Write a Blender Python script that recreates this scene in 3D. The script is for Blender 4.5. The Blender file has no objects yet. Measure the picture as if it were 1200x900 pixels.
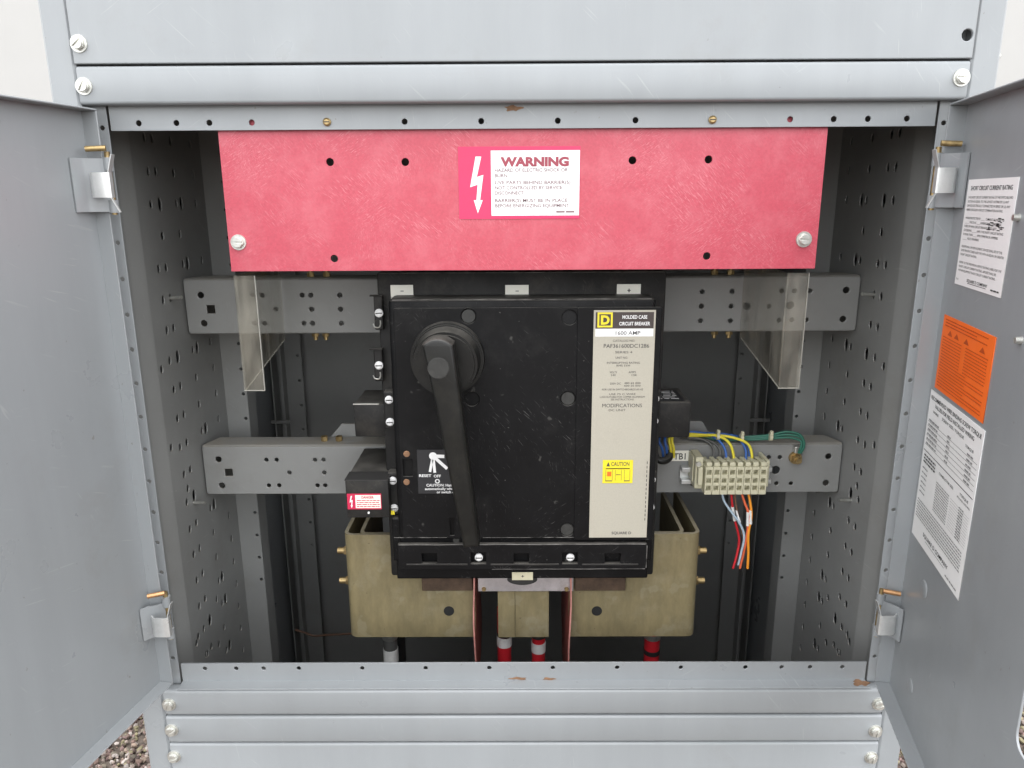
import bpy, bmesh, math, random
import numpy as np
from mathutils import Vector, Matrix

random.seed(7)
rng = np.random.default_rng(7)
SC = bpy.context.scene
C = SC.collection

# ------------------------------------------------------------------ camera
CAM = Vector((-0.00786, -0.81219, 1.45))
FPX, PITCH, YAW, ROLL = 871.0, 0.24697, -0.00495, -0.00554
_f = Vector((math.sin(YAW)*math.cos(PITCH), math.cos(YAW)*math.cos(PITCH), -math.sin(PITCH)))
_r = Vector((math.cos(YAW), -math.sin(YAW), 0))
_u = _r.cross(_f)
CR = _r*math.cos(ROLL) + _u*math.sin(ROLL)
CU = -_r*math.sin(ROLL) + _u*math.cos(ROLL)
cd = bpy.data.cameras.new('camera'); cam = bpy.data.objects.new('camera', cd); C.objects.link(cam)
cd.sensor_width = 36; cd.lens = FPX*36/1200; cd.clip_start = 0.02; cd.clip_end = 500
m = Matrix.Identity(4)
for i in range(3):
    m[i][0] = CR[i]; m[i][1] = CU[i]; m[i][2] = -_f[i]; m[i][3] = CAM[i]
cam.matrix_world = m
SC.camera = cam

# ------------------------------------------------------------------ world, sun, exposure
w = bpy.data.worlds.new('World'); SC.world = w; w.use_nodes = True
nt = w.node_tree; nt.nodes.clear()
SUN_EL, SUN_AZ = math.radians(76), math.radians(166)      # azimuth: direction towards the sun, from +Y clockwise seen from above
sky = nt.nodes.new('ShaderNodeTexSky'); sky.sky_type = 'NISHITA'; sky.sun_disc = False
sky.sun_elevation = SUN_EL; sky.sun_rotation = SUN_AZ
sky.air_density = 1.0; sky.dust_density = 1.5; sky.ozone_density = 1.0
hs = nt.nodes.new('ShaderNodeHueSaturation'); hs.inputs['Saturation'].default_value = 0.12
bg = nt.nodes.new('ShaderNodeBackground'); bg.inputs['Strength'].default_value = 0.15
wo = nt.nodes.new('ShaderNodeOutputWorld')
nt.links.new(sky.outputs[0], hs.inputs['Color']); nt.links.new(hs.outputs[0], bg.inputs[0]); nt.links.new(bg.outputs[0], wo.inputs[0])
sd = bpy.data.lights.new('overcast_sun', 'SUN'); sd.energy = 0.5; sd.angle = math.radians(150); sd.color = (1, 0.985, 0.96)
sun = bpy.data.objects.new('overcast_sun', sd); C.objects.link(sun)
sv = Vector((math.sin(SUN_AZ)*math.cos(SUN_EL), math.cos(SUN_AZ)*math.cos(SUN_EL), math.sin(SUN_EL)))
sun.rotation_euler = sv.to_track_quat('Z', 'Y').to_euler()
SC.view_settings.view_transform = 'Standard'; SC.view_settings.look = 'None'
SC.view_settings.exposure = 1.97; SC.view_settings.gamma = 1.0
SC.view_settings.use_curve_mapping = False
SC.render.engine = 'CYCLES'
SC.cycles.use_denoising = True
SC.cycles.max_bounces = 10; SC.cycles.diffuse_bounces = 5; SC.cycles.transparent_max_bounces = 12

# ------------------------------------------------------------------ helpers: pixel of the 1200x900 photo -> point at a given depth
def ray(u, v):
    return _f + CR*((u-600)/FPX) - CU*((v-450)/FPX)
def B(u, v, Y):
    d = ray(u, v); t = (Y-CAM.y)/d.y
    p = CAM + d*t
    return p.x, p.z
def onplane(u, v, O, n):
    d = ray(u, v); t = (O-CAM).dot(n)/d.dot(n)
    return CAM + d*t

# ------------------------------------------------------------------ materials
MATS = {}
def mat(name, color, rough=0.5, metal=0.0, var=0.06, scale=40.0, bump=0.0, bscale=400.0, dirt=None, dirt_amt=0.0, dirt_scale=6.0, dirt_lo=0.55, stretch=None, spec=0.5, coat=0.0):
    ma = bpy.data.materials.new(name); ma.use_nodes = True
    t = ma.node_tree; N = t.nodes; L = t.links
    b = N['Principled BSDF']
    b.inputs['Roughness'].default_value = rough; b.inputs['Metallic'].default_value = metal
    b.inputs['Specular IOR Level'].default_value = spec
    b.inputs['Coat Weight'].default_value = coat
    tc = N.new('ShaderNodeTexCoord')
    src = tc.outputs['Object']
    mp = N.new('ShaderNodeMapping'); L.new(src, mp.inputs[0])
    if stretch: mp.inputs['Scale'].default_value = stretch
    n1 = N.new('ShaderNodeTexNoise'); n1.inputs['Scale'].default_value = scale; n1.inputs['Detail'].default_value = 6; n1.inputs['Roughness'].default_value = 0.65
    L.new(mp.outputs[0], n1.inputs['Vector'])
    mr = N.new('ShaderNodeMapRange'); mr.inputs[1].default_value = 0.3; mr.inputs[2].default_value = 0.7
    mr.inputs[3].default_value = 1-var; mr.inputs[4].default_value = 1+var
    L.new(n1.outputs['Fac'], mr.inputs[0])
    mx = N.new('ShaderNodeVectorMath'); mx.operation = 'SCALE'
    mx.inputs[0].default_value = color[:3]; L.new(mr.outputs[0], mx.inputs['Scale'])
    col = mx.outputs[0]
    if dirt:
        n2 = N.new('ShaderNodeTexNoise'); n2.inputs['Scale'].default_value = dirt_scale; n2.inputs['Detail'].default_value = 9; n2.inputs['Roughness'].default_value = 0.72
        L.new(src, n2.inputs['Vector'])
        r2 = N.new('ShaderNodeMapRange'); r2.inputs[1].default_value = dirt_lo; r2.inputs[2].default_value = dirt_lo+0.2
        r2.inputs[3].default_value = 0; r2.inputs[4].default_value = dirt_amt
        L.new(n2.outputs['Fac'], r2.inputs[0])
        mi = N.new('ShaderNodeMix'); mi.data_type = 'RGBA'
        L.new(r2.outputs[0], mi.inputs['Factor']); L.new(col, mi.inputs[6]); mi.inputs[7].default_value = (*dirt, 1)
        col = mi.outputs[2]
    L.new(col, b.inputs['Base Color'])
    # roughness variation
    rr = N.new('ShaderNodeMapRange'); rr.inputs[1].default_value = 0.3; rr.inputs[2].default_value = 0.7
    rr.inputs[3].default_value = max(0.03, rough-0.08); rr.inputs[4].default_value = min(1, rough+0.1)
    n3 = N.new('ShaderNodeTexNoise'); n3.inputs['Scale'].default_value = 14; n3.inputs['Detail'].default_value = 5; L.new(src, n3.inputs['Vector'])
    L.new(n3.outputs['Fac'], rr.inputs[0]); L.new(rr.outputs[0], b.inputs['Roughness'])
    if bump > 0:
        nb = N.new('ShaderNodeTexNoise'); nb.inputs['Scale'].default_value = bscale; nb.inputs['Detail'].default_value = 3; L.new(mp.outputs[0], nb.inputs['Vector'])
        bp = N.new('ShaderNodeBump'); bp.inputs['Strength'].default_value = bump; bp.inputs['Distance'].default_value = 0.0006
        L.new(nb.outputs['Fac'], bp.inputs['Height']); L.new(bp.outputs[0], b.inputs['Normal'])
    MATS[name] = ma
    return ma

def scratches(ma, color, amt, scale=60, thin=0.012, rot=0.6, ratio=26, lo=0.70):
    """thin pale scuffs with shapes of their own, in patches, on top of the base colour"""
    t = ma.node_tree; N = t.nodes; L = t.links; b = N['Principled BSDF']
    cur = b.inputs['Base Color'].links[0].from_socket
    tc = N.new('ShaderNodeTexCoord')
    for k, (axis, ang, sc) in enumerate((((0.3, 0.55, 0.2), rot, scale), ((0.2, -0.9, 0.4), rot, scale*0.8), ((0.5, 1.7, 0.1), rot, scale*1.3), ((0.1, 2.4, 0.3), rot, scale*0.6))):
        rt = N.new('ShaderNodeMapping'); rt.inputs['Rotation'].default_value = axis; L.new(tc.outputs['Object'], rt.inputs[0])
        mp = N.new('ShaderNodeMapping'); mp.inputs['Scale'].default_value = (1, 1, ratio); mp.inputs['Location'].default_value = (k*3.1, k*1.7, k*2.3)
        L.new(rt.outputs[0], mp.inputs[0])
        n = N.new('ShaderNodeTexNoise'); n.inputs['Scale'].default_value = sc; n.inputs['Detail'].default_value = 1.5
        L.new(mp.outputs[0], n.inputs['Vector'])
        r = N.new('ShaderNodeMapRange'); r.inputs[1].default_value = lo; r.inputs[2].default_value = lo+0.05
        r.inputs[3].default_value = 0; r.inputs[4].default_value = amt
        L.new(n.outputs['Fac'], r.inputs[0])
        pm = N.new('ShaderNodeTexNoise'); pm.inputs['Scale'].default_value = 9+3*k; pm.inputs['Detail'].default_value = 2; L.new(mp.inputs[0].links[0].from_socket, pm.inputs['Vector'])
        pr = N.new('ShaderNodeMapRange'); pr.inputs[1].default_value = 0.52; pr.inputs[2].default_value = 0.66; L.new(pm.outputs['Fac'], pr.inputs[0])
        mu = N.new('ShaderNodeMath'); mu.operation = 'MULTIPLY'; L.new(r.outputs[0], mu.inputs[0]); L.new(pr.outputs[0], mu.inputs[1])
        mi = N.new('ShaderNodeMix'); mi.data_type = 'RGBA'
        L.new(mu.outputs[0], mi.inputs['Factor']); L.new(cur, mi.inputs[6]); mi.inputs[7].default_value = (*color, 1); cur = mi.outputs[2]
    L.new(cur, b.inputs['Base Color'])

def specks(ma, color, amt, scale, lo):
    """small chips and flecks"""
    t = ma.node_tree; N = t.nodes; L = t.links; b = N['Principled BSDF']
    src = b.inputs['Base Color'].links[0].from_socket
    tc = N.new('ShaderNodeTexCoord'); n = N.new('ShaderNodeTexNoise'); n.inputs['Scale'].default_value = scale; n.inputs['Detail'].default_value = 2.5; L.new(tc.outputs['Object'], n.inputs['Vector'])
    r = N.new('ShaderNodeMapRange'); r.inputs[1].default_value = lo; r.inputs[2].default_value = lo+0.04; r.inputs[3].default_value = 0; r.inputs[4].default_value = amt; L.new(n.outputs['Fac'], r.inputs[0])
    mi = N.new('ShaderNodeMix'); mi.data_type = 'RGBA'; L.new(r.outputs[0], mi.inputs['Factor']); L.new(src, mi.inputs[6]); mi.inputs[7].default_value = (*color, 1)
    L.new(mi.outputs[2], b.inputs['Base Color'])
def settled_dust(ma, color, amt):
    """a film of dust lying on faces that look up"""
    t = ma.node_tree; N = t.nodes; L = t.links; b = N['Principled BSDF']
    src = b.inputs['Base Color'].links[0].from_socket
    g = N.new('ShaderNodeNewGeometry'); sp = N.new('ShaderNodeSeparateXYZ'); L.new(g.outputs['True Normal'], sp.inputs[0])
    r = N.new('ShaderNodeMapRange'); r.inputs[1].default_value = 0.35; r.inputs[2].default_value = 0.9; r.inputs[3].default_value = 0; r.inputs[4].default_value = amt
    L.new(sp.outputs[2], r.inputs[0])
    n = N.new('ShaderNodeTexNoise'); n.inputs['Scale'].default_value = 35; n.inputs['Detail'].default_value = 6; tc = N.new('ShaderNodeTexCoord'); L.new(tc.outputs['Object'], n.inputs['Vector'])
    r2 = N.new('ShaderNodeMapRange'); r2.inputs[1].default_value = 0.3; r2.inputs[2].default_value = 0.6; r2.inputs[3].default_value = 0.35; r2.inputs[4].default_value = 1.0; L.new(n.outputs['Fac'], r2.inputs[0])
    mu = N.new('ShaderNodeMath'); mu.operation = 'MULTIPLY'; L.new(r.outputs[0], mu.inputs[0]); L.new(r2.outputs[0], mu.inputs[1])
    mi = N.new('ShaderNodeMix'); mi.data_type = 'RGBA'; L.new(mu.outputs[0], mi.inputs['Factor']); L.new(src, mi.inputs[6]); mi.inputs[7].default_value = (*color, 1)
    L.new(mi.outputs[2], b.inputs['Base Color'])
GREY = (0.268, 0.284, 0.294)
paint = mat('grey_paint', GREY, rough=0.34, var=0.05, scale=2.2, stretch=(7, 7, 0.9), bump=0.08, bscale=150, spec=0.55, dirt=(0.20, 0.19, 0.165), dirt_amt=0.30, dirt_scale=9, dirt_lo=0.57)
scratches(paint, (0.40, 0.41, 0.41), 0.38, scale=22)
specks(paint, (0.15, 0.13, 0.10), 0.5, 130, 0.735)
paint_in = mat('grey_interior_paint', (0.245, 0.248, 0.241), rough=0.45, var=0.05, scale=12, bump=0.10, bscale=700, dirt=(0.17, 0.16, 0.14), dirt_amt=0.35, dirt_scale=9, dirt_lo=0.53)
scratches(paint_in, (0.36, 0.36, 0.35), 0.35, scale=30)
dark_steel = mat('dark_steel', (0.035, 0.034, 0.033), rough=0.5, var=0.1, dirt=(0.07, 0.06, 0.05), dirt_amt=0.4)
red = mat('red_fibreglass', (0.46, 0.066, 0.095), rough=0.45, var=0.10, scale=420, bump=0.12, bscale=500, dirt=(0.54, 0.135, 0.165), dirt_amt=0.5, dirt_scale=24, dirt_lo=0.45)
scratches(red, (0.60, 0.20, 0.23), 0.55, scale=190, ratio=9, lo=0.60)
scratches(red, (0.36, 0.04, 0.06), 0.5, scale=230, ratio=8, lo=0.62, rot=0.2)
scratches(red, (0.70, 0.33, 0.36), 0.35, scale=60)
red_edge = mat('worn_red_edge', (0.50, 0.22, 0.19), rough=0.6, var=0.2, scale=80)
red_dark = mat('dark_red_fibreglass', (0.30, 0.075, 0.06), rough=0.5, var=0.25, scale=60, dirt=(0.42, 0.16, 0.12), dirt_amt=0.5, dirt_scale=18)
black = mat('black_phenolic', (0.0045, 0.0045, 0.005), rough=0.46, var=0.25, scale=30, bump=0.12, bscale=600, dirt=(0.022, 0.0215, 0.02), dirt_amt=0.5, dirt_scale=15, dirt_lo=0.55, spec=0.2)
scratches(black, (0.16, 0.155, 0.15), 0.65, scale=75, lo=0.70)
specks(black, (0.20, 0.19, 0.18), 0.6, 210, 0.745)
specks(black, (0.10, 0.098, 0.09), 0.5, 60, 0.70)
black_handle = mat('black_handle', (0.0085, 0.0085, 0.0078), rough=0.38, var=0.2, scale=40, bump=0.05, spec=0.35, dirt=(0.028, 0.027, 0.021), dirt_amt=0.5, dirt_scale=18, dirt_lo=0.52)
scratches(black_handle, (0.14, 0.135, 0.12), 0.4, scale=80, lo=0.71)
black_dust = mat('dusty_black', (0.013, 0.0125, 0.012), rough=0.6, var=0.3, scale=30, spec=0.35, dirt=(0.06, 0.054, 0.045), dirt_amt=0.5, dirt_scale=22, dirt_lo=0.5)
scratches(black_dust, (0.2, 0.19, 0.17), 0.5, scale=80)
well_grey = mat('grey_wax_plug', (0.026, 0.026, 0.024), rough=0.6, var=0.3, scale=120, dirt=(0.085, 0.083, 0.075), dirt_amt=0.6, dirt_scale=90)
tan = mat('tan_fibreglass', (0.205, 0.168, 0.088), rough=0.55, var=0.2, scale=60, bump=0.15, bscale=300, dirt=(0.29, 0.26, 0.175), dirt_amt=0.55, dirt_scale=14, dirt_lo=0.5, stretch=(1, 1, 0.35))
scratches(tan, (0.12, 0.09, 0.05), 0.5, scale=50)
specks(tan, (0.07, 0.05, 0.03), 0.6, 120, 0.72)
specks(tan, (0.29, 0.265, 0.18), 0.3, 34, 0.60)
tan_edge = mat('tan_cut_edge', (0.42, 0.38, 0.27), rough=0.6, var=0.2, scale=90)
zinc = mat('zinc_plate', (0.66, 0.67, 0.66), rough=0.34, metal=0.55, var=0.12, scale=60)
zinc_dull = mat('dull_zinc', (0.62, 0.62, 0.58), rough=0.42, metal=0.85, var=0.2, scale=90)
brass = mat('brass', (0.42, 0.31, 0.15), rough=0.48, metal=0.9, var=0.35, scale=160, dirt=(0.16, 0.12, 0.07), dirt_amt=0.6, dirt_scale=120)
copper = mat('copper', (0.60, 0.34, 0.17), rough=0.45, metal=0.9, var=0.2, scale=100)
alu = mat('aluminium_bar', (0.60, 0.56, 0.57), rough=0.45, metal=0.8, var=0.2, scale=40, dirt=(0.35, 0.28, 0.26), dirt_amt=0.6, dirt_scale=30)
rust = mat('rusty_steel', (0.075, 0.047, 0.03), rough=0.7, metal=0.2, var=0.4, scale=70, bump=0.3, bscale=200, dirt=(0.13, 0.09, 0.06), dirt_amt=0.6, dirt_scale=40)
beige = mat('beige_nylon', (0.56, 0.535, 0.385), rough=0.45, var=0.06, scale=60)
whitep = mat('white_print', (0.82, 0.82, 0.81), rough=0.5, var=0.02)
creamp = mat('cream_tag', (0.84, 0.83, 0.74), rough=0.5, var=0.05)
ivoryp = mat('ivory_tag', (0.66, 0.62, 0.44), rough=0.5, var=0.08)
blackp = mat('black_print', (0.02, 0.02, 0.022), rough=0.5, var=0.05)
greyp = mat('grey_print', (0.055, 0.055, 0.055), rough=0.55, var=0.2, scale=600)
finep = mat('fine_print', (0.24, 0.24, 0.24), rough=0.55, var=0.3, scale=500)
faintp = mat('faded_print', (0.20, 0.12, 0.13), rough=0.55, var=0.15, scale=500)
brownp = mat('rating_header_print', (0.055, 0.042, 0.038), rough=0.5, var=0.1)
plate_m = mat('rating_plate_film', (0.43, 0.405, 0.335), rough=0.5, var=0.07, scale=700, dirt=(0.37, 0.335, 0.28), dirt_amt=0.5, dirt_scale=20)
yellowp = mat('yellow_print', (0.80, 0.66, 0.03), rough=0.5, var=0.05)
redp = mat('red_print', (0.56, 0.02, 0.075), rough=0.45, var=0.06)
pinkp = mat('warning_red_film', (0.60, 0.03, 0.11), rough=0.4, var=0.05)
wordred = mat('warning_word_print', (0.30, 0.05, 0.075), rough=0.5, var=0.05)
orangep = mat('orange_film', (0.90, 0.16, 0.018), rough=0.5, var=0.05, scale=25)
orangedk = mat('dark_orange_print', (0.46, 0.07, 0.01), rough=0.55, var=0.1)
w_blue = mat('blue_insulation', (0.035, 0.12, 0.40), rough=0.4)
w_yellow = mat('yellow_insulation', (0.72, 0.62, 0.04), rough=0.4)
w_orange = mat('orange_insulation', (0.85, 0.32, 0.03), rough=0.4)
w_green = mat('green_insulation', (0.022, 0.13, 0.09), rough=0.4)
w_grey = mat('grey_insulation', (0.10, 0.10, 0.095), rough=0.45)
w_red = mat('red_insulation', (0.55, 0.02, 0.03), rough=0.38)
w_coral = mat('coral_insulation', (0.72, 0.14, 0.06), rough=0.4)
w_white = mat('pale_blue_insulation', (0.42, 0.53, 0.62), rough=0.4)
w_black = mat('black_insulation', (0.02, 0.02, 0.02), rough=0.45)
w_brown = mat('brown_insulation', (0.17, 0.09, 0.055), rough=0.5)
tape = mat('white_tape', (0.74, 0.74, 0.72), rough=0.5, var=0.12, scale=80)
rust_stain = mat('rust_stain', (0.22, 0.12, 0.065), rough=0.7, var=0.3, scale=200)
wallw = mat('white_wall_paint', (0.42, 0.415, 0.40), rough=0.6, var=0.02, scale=3, dirt=(0.38, 0.37, 0.345), dirt_amt=0.4, dirt_scale=3)
earth = mat('gravel_bed', (0.11, 0.088, 0.072), rough=0.95, var=0.5, scale=60, bump=0.8, bscale=90)

def clear_mat():
    ma = bpy.data.materials.new('clear_acrylic'); ma.use_nodes = True
    t = ma.node_tree; N = t.nodes; L = t.links; N.clear()
    out = N.new('ShaderNodeOutputMaterial')
    tr = N.new('ShaderNodeBsdfTransparent'); tr.inputs[0].default_value = (0.90, 0.90, 0.88, 1)
    df = N.new('ShaderNodeBsdfDiffuse'); df.inputs[0].default_value = (0.62, 0.58, 0.49, 1)
    gl = N.new('ShaderNodeBsdfGlossy'); gl.inputs['Roughness'].default_value = 0.12
    tc = N.new('ShaderNodeTexCoord'); mp = N.new('ShaderNodeMapping'); mp.inputs['Scale'].default_value = (1, 1, 0.25); L.new(tc.outputs['Object'], mp.inputs[0])
    n = N.new('ShaderNodeTexNoise'); n.inputs['Scale'].default_value = 55; n.inputs['Detail'].default_value = 8; L.new(mp.outputs[0], n.inputs['Vector'])
    r = N.new('ShaderNodeMapRange'); r.inputs[1].default_value = 0.35; r.inputs[2].default_value = 0.75; r.inputs[3].default_value = 0.02; r.inputs[4].default_value = 0.20
    L.new(n.outputs['Fac'], r.inputs[0])
    m1 = N.new('ShaderNodeMixShader'); L.new(r.outputs[0], m1.inputs[0]); L.new(tr.outputs[0], m1.inputs[1]); L.new(df.outputs[0], m1.inputs[2])
    lw = N.new('ShaderNodeLayerWeight'); lw.inputs['Blend'].default_value = 0.5
    pw = N.new('ShaderNodeMath'); pw.operation = 'POWER'; pw.inputs[1].default_value = 3.0; L.new(lw.outputs['Facing'], pw.inputs[0])
    fr = N.new('ShaderNodeMapRange'); fr.inputs[3].default_value = 0.03; fr.inputs[4].default_value = 0.35; L.new(pw.outputs[0], fr.inputs[0])
    m2 = N.new('ShaderNodeMixShader'); L.new(fr.outputs[0], m2.inputs[0]); L.new(m1.outputs[0], m2.inputs[1]); L.new(gl.outputs[0], m2.inputs[2])
    L.new(m2.outputs[0], out.inputs[0])
    return ma
clear = clear_mat()
for m_ in (black, black_dust, black_handle): settled_dust(m_, (0.13, 0.123, 0.11), 0.7)
settled_dust(paint_in, (0.27, 0.24, 0.19), 0.6); settled_dust(tan, (0.34, 0.31, 0.24), 0.7)
clear_edge = mat('acrylic_cut_edge', (0.34, 0.335, 0.30), rough=0.3, var=0.1)

# ------------------------------------------------------------------ object helpers
ROOT = {}
def thing(name, label, cat, loc, group=None):
    o = bpy.data.objects.new(name, None); C.objects.link(o); o.empty_display_size = 0.05
    o.location = loc; o['label'] = label; o['category'] = cat
    if group: o['group'] = group
    ROOT[o.name] = Vector(loc)
    return o
def origin_of(p):
    while p.parent: p = p.parent
    return ROOT[p.name]
def obj(name, me, mats, parent=None, smooth=None, label=None, loc=None):
    """link a mesh given in world coordinates (or about its own origin when loc is given) as ONE object"""
    if isinstance(me, bmesh.types.BMesh):
        b = me; me = bpy.data.meshes.new(name); b.to_mesh(me); b.free()
    if not isinstance(mats, (list, tuple)): mats = [mats]
    if mats[0] is not None and not me.materials:
        for x in mats: me.materials.append(x)
    o = bpy.data.objects.new(name, me); C.objects.link(o)
    if parent is not None:
        off = origin_of(parent)
        if loc is None:
            me.transform(Matrix.Translation(-off))
        else:
            o.location = Vector(loc) - off
        o.parent = parent
    elif loc is not None:
        o.location = loc
    if smooth is not None:
        for p in me.polygons: p.use_smooth = True
        me.set_sharp_from_angle(angle=math.radians(smooth))
    if label: o['label'] = label
    return o
def solo(name, me, mats, label, cat, group=None, smooth=None):
    """a thing that is one mesh: the origin is moved to its base"""
    o = obj(name, me, mats, smooth=smooth)
    vs = np.array([v.co for v in o.data.vertices]); c = Vector(((vs[:, 0].min()+vs[:, 0].max())/2, (vs[:, 1].min()+vs[:, 1].max())/2, vs[:, 2].min()))
    o.data.transform(Matrix.Translation(-c)); o.location = c
    o['label'] = label; o['category'] = cat
    if group: o['group'] = group
    return o

def box(bm, x0, x1, y0, y1, z0, z1, bev=0.0, seg=2, mi=0, M=None):
    t = bmesh.new()
    bmesh.ops.create_cube(t, size=1)
    for v in t.verts:
        v.co = Vector(((x0+x1)/2 + v.co.x*(x1-x0), (y0+y1)/2 + v.co.y*(y1-y0), (z0+z1)/2 + v.co.z*(z1-z0)))
    if bev > 0:
        bmesh.ops.bevel(t, geom=t.edges[:], offset=bev, segments=seg, profile=0.5, affect='EDGES')
    return merge(bm, t, mi, M)
def merge(bm, t, mi=None, M=None):
    if M is not None: bmesh.ops.transform(t, matrix=M, verts=t.verts[:])
    me = bpy.data.meshes.new('tmp')
    if mi is not None:
        for f in t.faces: f.material_index = mi
    t.to_mesh(me); t.free(); bm.from_mesh(me); bpy.data.meshes.remove(me)
    return bm
def cyl(bm, p0, p1, r0, r1=None, seg=20, mi=0, bev=0.0, M=None):
    p0 = Vector(p0); p1 = Vector(p1); r1 = r0 if r1 is None else r1
    t = bmesh.new()
    h = (p1-p0).length
    bmesh.ops.create_cone(t, cap_ends=True, segments=seg, radius1=r0, radius2=r1, depth=h)
    if bev > 0:
        es = [e for e in t.edges if all(v.co.z > h/2-1e-6 for v in e.verts)]
        bmesh.ops.bevel(t, geom=es, offset=bev, segments=2, affect='EDGES')
    q = (p1-p0).to_track_quat('Z', 'Y').to_matrix().to_4x4()
    bmesh.ops.transform(t, matrix=Matrix.Translation((p0+p1)/2) @ q, verts=t.verts[:])
    return merge(bm, t, mi, M)
def circ(cx, cy, r, n=14, ry=None):
    ry = r if ry is None else ry
    return [(cx+r*math.cos(2*math.pi*k/n), cy+ry*math.sin(2*math.pi*k/n)) for k in range(n)]
def rect(x0, x1, y0, y1): return [(x0, y0), (x1, y0), (x1, y1), (x0, y1)]
def rrect(x0, x1, y0, y1, r, n=5):
    out = []
    for cx, cy, a in ((x1-r, y1-r, 0), (x0+r, y1-r, 90), (x0+r, y0+r, 180), (x1-r, y0+r, 270)):
        for k in range(n+1):
            t = math.radians(a+90*k/n); out.append((cx+r*math.cos(t), cy+r*math.sin(t)))
    return out
def sheet(loops, thick, bevel=0.0):
    """a flat sheet with real holes, local xy, z from 0 (back) to thick (front)"""
    cu = bpy.data.curves.new('tmp', 'CURVE'); cu.dimensions = '2D'; cu.fill_mode = 'BOTH'
    cu.extrude = max(0.0, thick/2-bevel); cu.bevel_depth = bevel; cu.bevel_resolution = 2 if bevel > .002 else 1; cu.offset = -bevel
    for lp in loops:
        s = cu.splines.new('POLY'); s.points.add(len(lp)-1); s.use_cyclic_u = True
        for k, (x, y) in enumerate(lp): s.points[k].co = (x, y, 0, 1)
    o = bpy.data.objects.new('tmp', cu)
    me = bpy.data.meshes.new_from_object(o)
    bpy.data.objects.remove(o); bpy.data.curves.remove(cu)
    me.transform(Matrix.Translation((0, 0, thick/2)))
    me.materials.clear()
    t = bmesh.new(); t.from_mesh(me); bpy.data.meshes.remove(me)
    bmesh.ops.remove_doubles(t, verts=t.verts[:], dist=1e-6)
    bmesh.ops.recalc_face_normals(t, faces=t.faces[:])
    return t
def frame(O, xa, ya):
    xa = Vector(xa).normalized(); ya = Vector(ya).normalized(); za = xa.cross(ya)
    m = Matrix.Identity(4)
    for i in range(3): m[i][0] = xa[i]; m[i][1] = ya[i]; m[i][2] = za[i]; m[i][3] = O[i]
    return m
def front(Y):     # local x -> X, y -> Z, z -> towards the viewer (-Y)
    return frame((0, Y, 0), (1, 0, 0), (0, 0, 1))
def extrude_profile(pts, z0, z1, th=0.002):
    """sheet-metal profile in plan (X,Y), given thickness, extruded in Z"""
    P = [Vector((x, y)) for x, y in pts]; L = []; R_ = []
    for i, p in enumerate(P):
        if i == 0: d = (P[1]-P[0]).normalized()
        elif i == len(P)-1: d = (P[-1]-P[-2]).normalized()
        else: d = ((P[i]-P[i-1]).normalized() + (P[i+1]-P[i]).normalized()).normalized()
        n = Vector((-d.y, d.x)); L.append(p+n*th/2); R_.append(p-n*th/2)
    loop = L + R_[::-1]
    bm = bmesh.new()
    v0 = [bm.verts.new((p.x, p.y, z0)) for p in loop]; v1 = [bm.verts.new((p.x, p.y, z1)) for p in loop]
    n = len(loop)
    for i in range(n): bm.faces.new((v0[i], v0[(i+1) % n], v1[(i+1) % n], v1[i]))
    k = len(P)
    for i in range(k-1):
        for vv in (v0, v1): bm.faces.new((vv[i], vv[i+1], vv[n-2-i], vv[n-1-i]))
    bmesh.ops.recalc_face_normals(bm, faces=bm.faces[:])
    return bm
def spline(pts, n=10):
    P = [Vector(p) for p in pts]; P = [P[0]*2-P[1]] + P + [P[-1]*2-P[-2]]
    out = []
    for i in range(1, len(P)-2):
        for k in range(n):
            t = k/n; a, b, c, d = P[i-1], P[i], P[i+1], P[i+2]
            out.append(0.5*((2*b) + (c-a)*t + (2*a-5*b+4*c-d)*t*t + (3*b-a-3*c+d)*t**3))
    out.append(P[-2])
    return out
def tube(bm, pts, r, seg=8, mi=0, n=8, smooth=True):
    P = spline(pts, n) if smooth else [Vector(p) for p in pts]
    rings = []; up = Vector((0.31, 0.2, 0.93)); N_ = None
    for i, p in enumerate(P):
        d = (P[min(i+1, len(P)-1)]-P[max(i-1, 0)]).normalized()
        if N_ is None:
            if abs(d.dot(up)) > 0.95: up = Vector((1, 0.2, 0))
            N_ = d.cross(up).normalized()
        N_ = (N_ - d*N_.dot(d)).normalized(); B_ = d.cross(N_)
        rings.append([bm.verts.new(p + (N_*math.cos(2*math.pi*k/seg) + B_*math.sin(2*math.pi*k/seg))*r) for k in range(seg)])
    for a, b in zip(rings, rings[1:]):
        for k in range(seg):
            f = bm.faces.new((a[k], a[(k+1) % seg], b[(k+1) % seg], b[k])); f.material_index = mi
    for rg, rv in ((rings[0], True), (rings[-1], False)):
        f = bm.faces.new(rg[::-1] if rv else rg); f.material_index = mi
    return bm

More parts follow.
